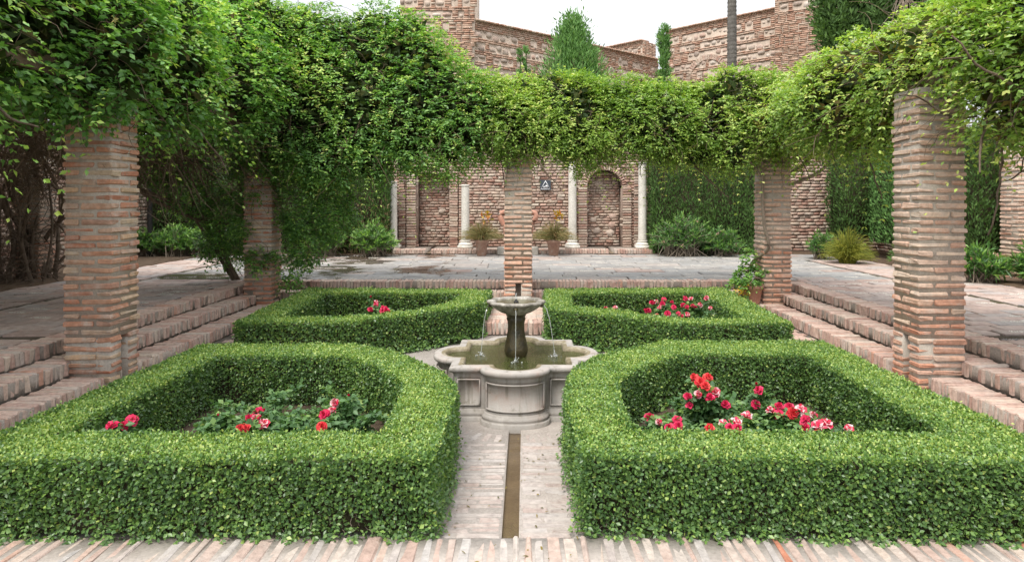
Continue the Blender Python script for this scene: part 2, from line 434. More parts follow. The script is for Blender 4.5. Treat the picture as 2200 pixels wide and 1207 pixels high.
M['white_petal'] = mat_leaf('white_petal', [(0.0, (0.74, 0.74, 0.72)), (1.0, (0.78, 0.72, 0.74))], rough=0.5)
M['yellow_petal'] = mat_leaf('yellow_petal', [(0.0, (0.75, 0.50, 0.03)), (1.0, (0.80, 0.60, 0.06))], rough=0.5)
M['pink_petal'] = mat_leaf('pink_petal', [(0.0, (0.70, 0.30, 0.32)), (1.0, (0.75, 0.45, 0.42))], rough=0.5)
_pt = (1.0, 0.55, 0.6)
M['red_rose'] = mat_leaf('red_rose', [(0.0, (0.56, 0.022, 0.085)), (0.6, (0.75, 0.045, 0.14)), (1.0, (0.84, 0.17, 0.27))], rough=0.5, spec=0.2, trans=0.25, tcol=_pt)
M['coral_rose'] = mat_leaf('coral_rose', [(0.0, (0.64, 0.035, 0.055)), (0.6, (0.80, 0.080, 0.085)), (1.0, (0.84, 0.20, 0.16))], rough=0.5, spec=0.2, trans=0.25, tcol=_pt)
M['striped_rose'] = mat_leaf('striped_rose', [(0.0, (0.55, 0.015, 0.05)), (0.45, (0.70, 0.05, 0.12)), (0.6, (0.78, 0.42, 0.46)), (1.0, (0.82, 0.68, 0.66))], rough=0.5, spec=0.2, trans=0.25, tcol=_pt)

def mat_wet_slab():
    """grey paving, glossy and darker in wet patches with outlines of their own"""
    m = mat_brick('grey_slab', SLG, dust_amt=0.35, dust=(0.45, 0.43, 0.40), bump_s=0.4, scale=0.6)
    nt = m.node_tree; b = nt.nodes['Principled BSDF']
    geo = nt.nodes.new('ShaderNodeNewGeometry')
    sep = nt.nodes.new('ShaderNodeSeparateXYZ'); nt.links.new(geo.outputs['Position'], sep.inputs[0])
    w = noise(nt, 0.75, 5, 0.6, geo.outputs['Position'])
    side = maprange(nt, sep.outputs['X'], -3.5, 0.5, 0.17, -0.05)
    a = nt.nodes.new('ShaderNodeMath'); a.operation = 'ADD'
    nt.links.new(w.outputs['Fac'], a.inputs[0]); nt.links.new(side, a.inputs[1])
    wet = maprange(nt, a.outputs[0], 0.62, 0.68, 0.0, 1.0)
    old = b.inputs['Base Color'].links[0].from_socket
    dark = mix(nt, 1.0, old, (0.36, 0.30, 0.25), 'MULTIPLY')
    nt.links.new(mix(nt, wet, old, dark), b.inputs['Base Color'])
    nt.links.new(maprange(nt, wet, 0, 1, 0.72, 0.12), b.inputs['Roughness'])
    b.inputs['Specular IOR Level'].default_value = 0.45
    return m
M['grey_slab'] = mat_wet_slab()

def mat_fountain_stone():
    m, nt, b = mat_base('fountain_stone')
    geo = nt.nodes.new('ShaderNodeNewGeometry'); P = geo.outputs['Position']
    n1 = noise(nt, 3.2, 6, 0.65, P); n2 = noise(nt, 9, 6, 0.7, P); n3 = noise(nt, 70, 4, 0.6, P)
    mp = N(nt, 'ShaderNodeMapping', Scale=(14.0, 14.0, 1.6)); nt.links.new(P, mp.inputs['Vector'])
    n4 = noise(nt, 1.0, 4, 0.6, mp.outputs['Vector'])
    rp = ramp(nt, [(0.3, (0.25, 0.225, 0.20)), (0.48, (0.34, 0.315, 0.29)), (0.60, (0.345, 0.30, 0.27)), (0.72, (0.33, 0.225, 0.185))])
    nt.links.new(n1.outputs['Fac'], rp.inputs['Fac'])
    c = mix(nt, maprange(nt, n4.outputs['Fac'], 0.54, 0.7, 0, 0.5), rp.outputs['Color'], (0.43, 0.40, 0.365))
    c = mix(nt, maprange(nt, n2.outputs['Fac'], 0.57, 0.70, 0, 0.55), c, (0.11, 0.095, 0.065))
    c = mix(nt, maprange(nt, n4.outputs['Fac'], 0.43, 0.33, 0, 0.6), c, (0.15, 0.13, 0.095))
    nt.links.new(c, b.inputs['Base Color']); b.inputs['Roughness'].default_value = 0.8
    b.inputs['Specular IOR Level'].default_value = 0.3
    a = nt.nodes.new('ShaderNodeMath'); a.operation = 'ADD'
    nt.links.new(n2.outputs['Fac'], a.inputs[0]); nt.links.new(n3.outputs['Fac'], a.inputs[1])
    bump(nt, b, a.outputs[0], 0.35, 0.006)
    return m
M['fountain_stone'] = mat_fountain_stone()
M['algae_stone'] = mat_rough('algae_stone', (0.012, 0.011, 0.006), (0.045, 0.034, 0.013), 9, 0.9, 0.01, rough=0.35, c3=(0.10, 0.082, 0.028), spec=0.5, fine=45)
M['bowl_stone'] = mat_rough('bowl_stone', (0.06, 0.052, 0.036), (0.28, 0.255, 0.22), 9, 0.8, 0.008, rough=0.6, c3=(0.50, 0.47, 0.43), spec=0.4, fine=50)
M['rim_stain'] = mat_rough('rim_stain', (0.09, 0.075, 0.04), (0.24, 0.20, 0.13), 8, 0.7, 0.008, rough=0.5, c3=(0.40, 0.36, 0.29))
M['pool_floor'] = mat_rough('pool_floor', (0.05, 0.06, 0.018), (0.13, 0.135, 0.045), 6, 0.3, 0.005)

def mat_water(name, jets, tint=(0.78, 0.84, 0.62), murk=(0.085, 0.095, 0.033), fac=0.5, bs=0.8):
    m, nt, b = mat_base(name)
    geo = nt.nodes.new('ShaderNodeNewGeometry'); P = geo.outputs['Position']
    n1 = noise(nt, 26, 3, 0.6, P); h = n1.outputs['Fac']
    for (x, y) in jets:
        mp = N(nt, 'ShaderNodeMapping', Location=(-x, -y, 0)); nt.links.new(P, mp.inputs['Vector'])
        wv = N(nt, 'ShaderNodeTexWave', Scale=14.0, Distortion=1.5, Detail=2.0); wv.wave_type = 'RINGS'; wv.rings_direction = 'Z'
        nt.links.new(mp.outputs['Vector'], wv.inputs['Vector'])
        ln = nt.nodes.new('ShaderNodeVectorMath'); ln.operation = 'LENGTH'
        mp2 = N(nt, 'ShaderNodeMapping', Location=(-x, -y, 0), Scale=(1, 1, 0)); nt.links.new(P, mp2.inputs['Vector'])
        nt.links.new(mp2.outputs['Vector'], ln.inputs[0])
        f = maprange(nt, ln.outputs['Value'], 0.03, 0.28, 0.8, 0.0)
        mu = nt.nodes.new('ShaderNodeMath'); mu.operation = 'MULTIPLY_ADD'
        nt.links.new(wv.outputs['Fac'], mu.inputs[0]); nt.links.new(f, mu.inputs[1]); nt.links.new(h, mu.inputs[2])
        h = mu.outputs[0]
    bp = N(nt, 'ShaderNodeBump', Strength=bs, Distance=0.004); nt.links.new(h, bp.inputs['Height'])
    gl = nt.nodes.new('ShaderNodeBsdfGlossy'); gl.inputs['Roughness'].default_value = 0.03
    tr = nt.nodes.new('ShaderNodeBsdfTransparent'); tr.inputs['Color'].default_value = (*tint, 1)
    df = nt.nodes.new('ShaderNodeBsdfDiffuse'); df.inputs['Color'].default_value = (*murk, 1)
    m1 = nt.nodes.new('ShaderNodeMixShader'); m1.inputs['Fac'].default_value = fac
    nt.links.new(tr.outputs[0], m1.inputs[1]); nt.links.new(df.outputs[0], m1.inputs[2])
    fr = N(nt, 'ShaderNodeFresnel', IOR=1.33)
    nt.links.new(bp.outputs['Normal'], fr.inputs['Normal']); nt.links.new(bp.outputs['Normal'], gl.inputs['Normal'])
    m2 = nt.nodes.new('ShaderNodeMixShader')
    nt.links.new(fr.outputs[0], m2.inputs['Fac']); nt.links.new(m1.outputs[0], m2.inputs[1]); nt.links.new(gl.outputs[0], m2.inputs[2])
    nt.links.new(m2.outputs[0], nt.nodes['Material Output'].inputs['Surface'])
    nt.nodes.remove(b)
    return m
FX, FY = 0.0, 5.95
JETS = [(FX, FY - 0.235), (FX + 0.33, FY - 0.02), (FX - 0.31, FY + 0.0)]
M['pool_water'] = mat_water('pool_water', JETS)
M['bowl_water'] = mat_water('bowl_water', [(FX, FY)], murk=(0.12, 0.09, 0.045))
M['channel_water'] = mat_water('channel_water', [], tint=(0.9, 0.86, 0.76), murk=(0.16, 0.12, 0.08), fac=0.3, bs=0.25)
def mat_stream():
    m, nt, b = mat_base('falling_water')
    gl = nt.nodes.new('ShaderNodeBsdfGlossy'); gl.inputs['Roughness'].default_value = 0.1
    tr = nt.nodes.new('ShaderNodeBsdfTransparent'); tr.inputs['Color'].default_value = (0.93, 0.95, 0.95, 1)
    df = nt.nodes.new('ShaderNodeBsdfDiffuse'); df.inputs['Color'].default_value = (0.75, 0.78, 0.78, 1)
    m1 = nt.nodes.new('ShaderNodeMixShader'); m1.inputs['Fac'].default_value = 0.45
    m2 = nt.nodes.new('ShaderNodeMixShader'); m2.inputs['Fac'].default_value = 0.3
    nt.links.new(tr.outputs[0], m1.inputs[1]); nt.links.new(df.outputs[0], m1.inputs[2])
    nt.links.new(m1.outputs[0], m2.inputs[1]); nt.links.new(gl.outputs[0], m2.inputs[2])
    nt.links.new(m2.outputs[0], nt.nodes['Material Output'].inputs['Surface'])
    nt.nodes.remove(b)
    return m
M['falling_water'] = mat_stream()

# ------------------------------------------------------------------ setting: ground, court, steps, terraces
S1, S2, T = 0.15, 0.29, 0.42            # heights of the three steps; the terraces lie at T
NX1, NX2, NX3 = 3.85, 4.18, 4.50        # step edges at the sides
NY1, NY2, NY3 = 10.42, 10.95, 11.35     # step edges at the far side

g = wobj('ground', mesh_np('ground', [(-300, -300, -0.14), (300, -300, -0.14), (300, 300, -0.14), (-300, 300, -0.14)], [(0, 1, 2, 3)], None, M['ground']))
tag(g, kind='structure')

_stones = {}
def field_stone(w, h, d, mat):
    """a rounded, uneven field stone: eight-sided, with a domed face towards -y"""
    key = (round(w, 2), round(h, 2), mat.name)
    if key not in _stones:
        vs = []
        for v in range(4):
            n = 8; a = np.arange(n) * 2 * np.pi / n + rng.normal(0, 0.2, n) + rng.uniform(0, 1)
            c, sn = np.cos(a), np.sin(a)
            r = 1.0 / (np.abs(c) ** 4 + np.abs(sn) ** 4) ** (1 / 4) * rng.uniform(0.78, 1.10, n)
            rings = [np.stack([c * r * w / 2 * k, np.full(n, y), sn * r * h / 2 * k], 1) for k, y in ((1.0, d / 2), (1.0, -d * 0.2), (0.74, -d / 2))]
            V = np.concatenate(rings + [np.array([[0, -d * 0.55, 0]])])
            Q = [(i * n + k, (i + 1) * n + k, (i + 1) * n + (k + 1) % n, i * n + (k + 1) % n) for i in range(2) for k in range(n)]
            Tn = [(2 * n + k, 3 * n, 2 * n + (k + 1) % n) for k in range(n)]
            vs.append(mesh_np('stone', V, Q, Tn, mat))
        _stones[key] = vs
    return _stones[key][rng.integers(4)]

def piece(name, me, parent, c, rz=0.0, tilt=0.0):
    return link(name, me, parent, (float(c[0]), float(c[1]), float(c[2])), (float(rng.normal(0, tilt)), float(rng.normal(0, tilt)), float(rz)))

# court floor: mortar bed either side of the water channel, bricks laid on it
court = thing('court_floor', None, None, (0, 3.5, 0)); tag(court, kind='structure')
bed = boxes_obj('mortar_bed', [box(-NX1 - 0.1, -0.047, 3.2, NY1 + 0.1, -0.1, -0.0022), box(0.047, NX1 + 0.1, 3.2, NY1 + 0.1, -0.1, -0.0022),
                               box(-0.047, 0.047, 6.7, NY1 + 0.1, -0.1, -0.0027)], M['path_mortar'], court)
def in_fountain(x, y, m=0.06):
    x, y = abs(x - FX), abs(y - FY)
    a, w, p = 0.505 + m, 0.25 + m, 0.195
    if x < a and y < a: return True
    if y <= x: u, v = x - a, y
    else: u, v = y - a, x
    return u > 0 and v < w and (u / (p + 0.0)) ** 2 + (v / w) ** 2 < 1
for side in (-1, 1):
    y, row = 3.52, 0
    while y < 5.52:
        x = 0.05 + (0.0 if row % 2 else -0.12)
        while x < 0.62:
            L = 0.27 + rng.uniform(-0.03, 0.04)
            x0 = max(x, 0.052); x1 = x + L
            if x1 - x0 > 0.07:
                cx = side * (x0 + x1) / 2
                if y < 4.95 and not in_fountain(cx, y + 0.03):
                    piece('brick', block(round((x1 - x0) / 0.04) * 0.04 - 0.012, 0.051, 0.05, M['path_brick'], 3, 0.005, 0.0015), court,
                          (cx, y, -0.0247 + rng.normal(0, 0.0016)), rng.normal(0, 0.012), 0.004)
            x = x1 + 0.004
        y += 0.058 + rng.uniform(-0.004, 0.004); row += 1
    # bricks fanned out round the foot of the fountain
    for k in range(13):
        a = R(8 + k * 5.6)
        for rr in (0.90, 1.06):
            px, py = FX + side * rr * math.sin(a) , FY - 0.02 - rr * math.cos(a)
            if abs(px) < 0.10 or in_fountain(px, py, 0.13) or py < 4.93: continue
            piece('brick', block(0.05, 0.15, 0.05, M['path_brick'], 3, 0.005, 0.0015), court, (px, py, -0.0243), side * a, 0.004)
    # paving beside the steps
    y, row = 5.6, 0
    while y < NY1 - 0.05:
        x = 3.0 - (0.07 if row % 2 else 0.0)
        while x < NX1 - 0.08:
            piece('brick', block(0.27, 0.125, 0.05, M['step_brick'], 4, 0.006, 0.002), court, (side * (x + 0.14), y, -0.022 + rng.normal(0, 0.002)), rng.normal(0, 0.01), 0.004)
            x += 0.283
        y += 0.138; row += 1
ch = wobj('water_channel', mesh_np('water_channel', [(-0.07, 3.46, -0.04), (0.07, 3.46, -0.04), (0.07, 5.4, -0.036), (-0.07, 5.4, -0.036)], [(0, 1, 2, 3)], None, M['wet_bed']))
tag(ch, kind='structure')
cw = wobj('channel_water', mesh_np('channel_water', [(-0.046, 3.5, -0.026), (0.046, 3.5, -0.026), (0.046, 5.3, -0.026), (-0.046, 5.3, -0.026)], [(0, 1, 2, 3)], None, M['channel_water']))
tag(cw, kind='structure')

# a step: a row of bricks on edge on a mortar bed
def step(name, axis, a0, a1, nose, out, top, rise, depth, mat=None, pitch=0.064, mortar_back=0.0, skip=None):
    """bricks on edge along axis from a0 to a1; nose = coordinate of the front edge, out = +1/-1 direction the tread goes"""
    s = thing(name, None, None, (0, 0, 0)); tag(s, kind='structure')
    mat = mat or M['step_brick']
    b0, b1 = sorted((nose + out * 0.014, nose + out * (depth + mortar_back)))
    if axis == 'y': bl = box(b0, b1, a0, a1, top - rise - 0.02, top - 0.012)
    else: bl = box(a0, a1, b0, b1, top - rise - 0.02, top - 0.012)
    boxes_obj('mortar', [bl], M['step_mortar'], s)
    p = a0
    while p < a1:
        w = pitch * rng.choice([0.82, 0.9, 1.0, 1.0, 1.1])
        if skip is None or not skip(p + w / 2):
            c = nose + out * (depth / 2 + rng.normal(0, 0.006))
            loc = (c, p + w / 2, top - rise / 2 + rng.normal(0, 0.003)) if axis == 'y' else (p + w / 2, c, top - rise / 2 + rng.normal(0, 0.003))
            wb = round(w - 0.010, 3)
            dims = (depth - 0.014, wb, rise) if axis == 'y' else (wb, depth - 0.014, rise)
            piece('brick', block(*dims, mat, 5, 0.009, 0.0028), s, loc, rng.normal(0, 0.02), 0.012)
        p += w
    return s
for sd in (-1, 1):
    near = lambda y: 6.22 < y < 6.70
    step('side_step', 'y', 3.6, 10.60, sd * NX1, sd, S1, 0.145, 0.32, skip=near)
    step('side_step', 'y', 3.6, 10.95, sd * NX2, sd, S2, 0.135, 0.31)
    step('side_step', 'y', 3.6, 11.32, sd * NX3, sd, T, 0.13, 0.29)
behind_hedge = lambda x: 0.75 < abs(x) < 2.8
step('far_step', 'x', -3.84, 3.84, NY1, 1, S1, 0.145, 0.32, mortar_back=0.23, skip=behind_hedge)
step('far_step', 'x', -4.16, 4.16, NY2, 1, S2, 0.135, 0.31, mortar_back=0.1, skip=behind_hedge)
step('far_step', 'x', -4.48, 4.48, NY3, 1, T, 0.13, 0.28)
step('path_step', 'x', -0.58, 0.46, 8.86, 1, 0.17, 0.165, 0.28, mortar_back=1.30)
lp = thing('landing_paving', None, None, (0, 9.6, 0.1)); tag(lp, kind='structure')
y, row = 9.2, 0
while y < 10.38:
    x = -0.6 - (0.14 if row % 2 else 0)
    while x < 0.4:
        piece('brick', block(0.27, 0.06, 0.05, M['step_brick'], 4, 0.006, 0.002), lp, (x + 0.14, y, 0.141), rng.normal(0, 0.01), 0.004)
        x += 0.282
    y += 0.07; row += 1

# brick border at the near edge of the court
nb = thing('court_border', None, None, (0, 3.35, 0)); tag(nb, kind='structure')
boxes_obj('mortar', [box(-4.2, 4.2, 3.10, 3.50, -0.1, 0.0245)], M['path_mortar'], nb)
x = -3.75
while x < 3.6:
    w = 0.070 * rng.choice([0.8, 0.9, 1.0, 1.1, 1.2])
    piece('brick', block(round(w - 0.017, 3), 0.30, 0.07, M['border_brick'], 5, 0.008, 0.0026), nb, (x + w / 2, 3.343 + rng.normal(0, 0.009), -0.006 + rng.normal(0, 0.003)), rng.normal(0, 0.02), 0.008)
    x += w
nf = boxes_obj('near_paving', [box(-8, 8, -6.0, 3.10, -0.1, 0.012)], M['step_mortar']); tag(nf, kind='structure')

# terraces with slabs; grooves carry water round them
def paving(parent, x0, x1, y0, y1, sx, sy, mat, skip=None):
    y, row = y0, 0
    while y < y1 - 0.02:
        h = min(sy * rng.uniform(0.88, 1.12), y1 - y)
        x = x0 - (sx * 0.5 * (row % 2)) * rng.uniform(0.7, 1.0)
        while x < x1 - 0.02:
            w = sx * rng.choice([0.75, 0.9, 1.0, 1.15, 1.3])
            a, b = max(x, x0), min(x + w, x1)
            if b - a > 0.08 and h > 0.05 and not (skip and skip((a + b) / 2, y + h / 2)):
                piece('paving_slab', block(round((b - a) / 0.04) * 0.04 - 0.014 if b - a > 0.1 else b - a - 0.01, round(h / 0.03) * 0.03 - 0.014, 0.05, mat, 3, 0.008, 0.002), parent,
                      ((a + b) / 2, y + h / 2, T - 0.026 + rng.normal(0, 0.0022)), rng.normal(0, 0.012), 0.004)
            x += w
        y += h; row += 1
def pebbles(parent, spots, mat):
    V, Tn, F = [], [], []
    o = np.array([[1, 0, 0], [0, 1, 0], [-1, 0, 0], [0, -1, 0], [0, 0, 1]], float)
    f = np.array([[0, 1, 4], [1, 2, 4], [2, 3, 4], [3, 0, 4]])
    k = 0
    for (x, y, a) in spots:
        dark = rng.random() < 0.25
        for i in range(9):
            for j in range(3):
                u, v = (i - 4) * 0.027 + rng.normal(0, 0.004), (j - 1) * 0.024 + rng.normal(0, 0.004) + 0.012 * math.sin(i * 1.5)
                s = np.array([rng.uniform(0.010, 0.015), rng.uniform(0.008, 0.012), 0.008])
                q = rng.uniform(0, 3)
                p = o * s
                p = np.stack([p[:, 0] * math.cos(q) - p[:, 1] * math.sin(q), p[:, 0] * math.sin(q) + p[:, 1] * math.cos(q), p[:, 2]], 1)
                V.append(p + np.array([x + u * math.cos(a) - v * math.sin(a), y + u * math.sin(a) + v * math.cos(a), T + 0.002]))
                F.append(f + 5 * k); k += 1
                Tn += [(rng.uniform(0.85, 1.0) if dark else rng.uniform(0.0, 0.75))] * 4
    me = mesh_np('pebbles', np.concatenate(V), None, np.concatenate(F), mat, Tn)
    tag(wobj('pebbles', me, parent), kind='stuff')
GX, GY, BEDX, BEDY = 6.55, 15.35, 7.85, 17.0
for sd in (-1, 1):
    tr = thing('terrace', None, None, (sd * 6, 8, T)); tag(tr, kind='structure')
    xa, xb = sorted((sd * (NX3 + 0.27), sd * (BEDX + 0.15)))
    boxes_obj('terrace_bed', [box(xa, xb, 1.0, NY3 + 0.27, -0.1, T - 0.020)], M['joint_soil'], tr)
    xa, xb = sorted((sd * (NX3 + 0.30), sd * (GX - 0.05)))
    gap = lambda x, y: abs(y - 6.80) < 0.10
    paving(tr, xa, xb, 4.6, NY3 + 0.25, 0.42, 0.25, M['side_slab'], gap)
    xa2, xb2 = sorted((sd * (GX + 0.06), sd * BEDX))
    paving(tr, xa2, xb2, 5.5, NY3 + 0.25, 0.42, 0.25, M['side_slab'], gap)
    sp = [(rng.uniform(min(xa, xa2), max(xb, xb2)), rng.uniform(5.0, 11.3), rng.normal(0, 0.12)) for _ in range(70)]
    pebbles(tr, [s for s in sp if abs(abs(s[0]) - GX) > 0.2], M['pebble'])
tr = thing('terrace', None, None, (0, 14, T)); tag(tr, kind='structure')
boxes_obj('terrace_bed', [box(-8.0, 8.0, NY3 + 0.262, BEDY + 0.1, -0.1, T - 0.0205)], M['joint_soil'], tr)
paving(tr, -GX + 0.05, GX - 0.05, NY3 + 0.29, GY - 0.05, 0.72, 0.40, M['grey_slab'])
paving(tr, -BEDX, BEDX, GY + 0.06, BEDY, 0.72, 0.40, M['grey_slab'], lambda x, y: abs(x - (2.35 - (y - 16.2) * 0.55)) < 0.10)
for sd in (-1, 1):
    xa2, xb2 = sorted((sd * (GX + 0.06), sd * BEDX))
    paving(tr, xa2, xb2, NY3 + 0.29, GY - 0.05, 0.5, 0.3, M['side_slab'])
sp = []
for i in range(17):
    for j in range(8):
        sp.append((-6.2 + i * 0.76 + (0.35 if j % 2 else 0) + rng.normal(0, 0.06), 11.9 + j * 0.55 + rng.normal(0, 0.05), rng.normal(0, 0.1)))
pebbles(tr, sp, M['pebble'])
for sd in (-1, 1):
    gr = boxes_obj('water_groove', [box(sd * GX - 0.045, sd * GX + 0.05, 4.0, GY, T - 0.05, T - 0.016)], M['groove']); tag(gr, kind='structure')
gr = boxes_obj('water_groove', [box(-GX + 0.05, GX - 0.05, GY - 0.045, GY + 0.05, T - 0.05, T - 0.016)], M['groove']); tag(gr, kind='structure')
for sd in (-1, 1):
    x0, x1 = sorted((sd * BEDX, sd * 10.5))
    pb = boxes_obj('planting_bed', [box(x0, x1, 1.0, 18.0, -0.1, T + 0.02)], M['soil']); tag(pb, kind='structure')
pb = boxes_obj('planting_bed', [box(-7.9, -3.1, BEDY, 18.0, -0.1, T + 0.022), box(3.2, 7.9, BEDY, 18.0, -0.1, T + 0.022)], M['soil']); tag(pb, kind='structure')
hl = boxes_obj('hill', [box(-60, 60, 18.9, 90, -0.1, 3.0)], M['hill']); tag(hl, kind='structure')

# ------------------------------------------------------------------ far wall with its two niches
def brick_rows(u0, u1, z0, z1, L, H, hole=None):
    """staggered rows: returns arrays of (u, z, half length, half height)"""
    out, z, r = [], z0, 0
    while z < z1 - 0.02:
        h = H * rng.uniform(0.9, 1.1)
        u = u0 - L * 0.5 * (r % 2)
        while u < u1:
            w = L * rng.uniform(0.6, 1.15)
            a, b = max(u, u0), min(u + w, u1)
            if b - a > 0.05 and not (hole and hole((a + b) / 2, z + h / 2)):
                out.append(((a + b) / 2, z + h / 2, (b - a) / 2, h / 2))
            u += w
        z += h; r += 1
    return out
WY = 18.0
nw = thing('niche_wall', 'weathered brick garden wall with two niches at the far end', 'wall', (0, WY, T))
NL = (-2.84, -1.97); NR = (1.77, 2.69)                  # niche openings
Z0, SPR = T + 0.12, 2.14
def in_niche(u, z, m=0.0):
    if NL[0] - m < u < NL[1] + m and z < 2.55: return True
    if NR[0] - m < u < NR[1] + m and z < SPR: return True
    return z >= SPR and (u - 2.23) ** 2 + (z - SPR) ** 2 < (0.46 + m) ** 2
body = [box(-11, NL[0], WY, WY + 0.6, -0.1, 3.3), box(NL[1], NR[0], WY, WY + 0.6, -0.1, 3.3), box(NR[1], 11, WY, WY + 0.6, -0.1, 3.3),
        box(NL[0], NL[1], WY + 0.002, WY + 0.6, 2.55, 3.298), box(NR[0], NR[1], WY + 0.002, WY + 0.6, SPR + 0.47, 3.298),
        box(NL[0], NL[1], WY + 0.34, WY + 0.6, -0.1, 2.55), box(NR[0], NR[1], WY + 0.34, WY + 0.6, -0.1, SPR + 0.47)]
# stepped infill above the arch springing, so that the opening is round
for k in range(10):
    z0, z1 = SPR + k * 0.047, SPR + (k + 1) * 0.047
    hw = math.sqrt(max(0.0, 0.46 ** 2 - (z0 - SPR) ** 2))
    body += [box(NR[0], 2.23 - hw, WY + 0.003, WY + 0.34, z0, z1), box(2.23 + hw, NR[1], WY + 0.003, WY + 0.34, z0, z1)]
boxes_obj('mortar', body, M['wall_mortar'], nw)
rows = brick_rows(-3.7, 3.7, Z0, 3.25, 0.21, 0.078, lambda u, z: in_niche(u, z, 0.05) or (z >= SPR and (u - 2.23) ** 2 + (z - SPR) ** 2 < 0.60 ** 2))
near_mid = sorted(rows, key=lambda r: abs(r[0] - 0.3) + 0.6 * abs(r[1] - 1.6))
singles, rest = near_mid[:240], near_mid[240:]
for (u, z, hl_, hh) in singles:
    piece('brick', block(round((2 * hl_ - 0.02) / 0.02) * 0.02 if hl_ > 0.04 else 0.06, 0.07, 0.056, M['wall_brick_piece'], 5, 0.010, 0.004), nw, (u, WY - 0.005 + rng.normal(0, 0.008), z), 0, 0.012)
def rows_mesh(name, rws, y, mat, parent, depth=0.04, prot=0.02, gap=0.010):
    C = [(u, y - prot + depth / 2 + rng.normal(0, 0.007), z) for (u, z, a, b) in rws]
    H = [(max(a - gap, 0.02), depth / 2, max(b - gap, 0.015)) for (u, z, a, b) in rws]
    me = boxes_mesh(name, C, H, mat, None, 0.006, rng.random(len(C)))
    return tag(wobj(name, me, parent), kind='stuff')
rows_mesh('bricks', rest, WY, M['wall_brick'], nw)
nich = brick_rows(NL[0] + 0.01, NL[1] - 0.01, Z0, 2.5, 0.22, 0.075) + brick_rows(NR[0] + 0.01, NR[1] - 0.01, Z0, 2.58, 0.22, 0.075)
rows_mesh('niche_bricks', nich, WY + 0.34, M['wall_brick'], nw, prot=0.022)
for (u, z, s) in ((2.05, 0.95, 0.14), (2.43, 0.90, 0.16), (2.5, 1.35, 0.13), (1.95, 1.25, 0.12), (2.1, 2.25, 0.15), (2.45, 1.12, 0.12), (-2.6, 1.0, 0.12), (0.72, 1.78, 0.11), (-2.2, 1.5, 0.12)):
    piece('stone', field_stone(s * 1.8, s * 1.4, 0.10, M['fort_stone']), nw, (u, WY + (0.345 if in_niche(u, z) else 0.018), z), 0, 0.05)
# brick arch of the right niche and the pilasters either side of both niches
for k in range(25):
    a = math.pi * (k + 0.5) / 25
    o = piece('arch_brick', block(0.048, 0.10, 0.115, M['wall_brick_piece'], 5, 0.008, 0.003), nw, (2.23 + 0.53 * math.cos(a), WY - 0.03, SPR + 0.53 * math.sin(a)))
    o.rotation_euler = (0, math.pi / 2 - a, 0)
for (pa, pb, top) in ((NL[0] - 0.27, NL[0] - 0.02, 2.5), (NL[1] + 0.02, NL[1] + 0.24, 2.5), (NR[0] - 0.25, NR[0] - 0.02, SPR), (NR[1] + 0.02, NR[1] + 0.25, SPR), (-3.32, -3.14, 2.5), (3.02, 3.2, 2.6), (1.25, 1.45, 2.6), (-1.7, -1.55, 2.5)):
    boxes_obj('pilaster_core', [box(pa + 0.01, pb - 0.01, WY - 0.085, WY - 0.001, T, top)], M['wall_mortar'], nw)
    z = T + 0.10
    while z < top - 0.05:
        piece('brick', block(round(pb - pa, 2), 0.12, 0.05, M['wall_brick_piece'], 5, 0.007, 0.003), nw, ((pa + pb) / 2, WY - 0.05 + rng.normal(0, 0.005), z + 0.035), 0, 0.01)
        z += 0.071
# low brick kerb in front of the wall, cut by the two water outlets
kb = thing('brick_kerb', None, None, (0, 17.2, T)); tag(kb, kind='structure')
cuts = (-2.40, 2.30)
seg = [(-3.3, cuts[0] - 0.07), (cuts[0] + 0.07, cuts[1] - 0.07), (cuts[1] + 0.07, 3.35)]
boxes_obj('kerb_bed', [box(a, b, 17.02, WY + 0.34, T - 0.1, T + 0.11) for a, b in seg], M['step_mortar'], kb)
for a, b in seg:
    x = a
    while x < b - 0.04:
        piece('brick', block(0.058, 0.28, 0.115, M['step_brick'], 5, 0.009, 0.003), kb, (x + 0.034, 17.14 + rng.normal(0, 0.008), T + 0.066), rng.normal(0, 0.02), 0.012)
        x += 0.069
for c in cuts:
    w = wobj('outlet_water', mesh_np('outlet_water', [(c - 0.07, 16.98, T + 0.02), (c + 0.07, 16.98, T + 0.02), (c + 0.07, WY + 0.3, T + 0.03), (c - 0.07, WY + 0.3, T + 0.03)], [(0, 1, 2, 3)], None, M['wet_bed'])); tag(w, kind='structure')

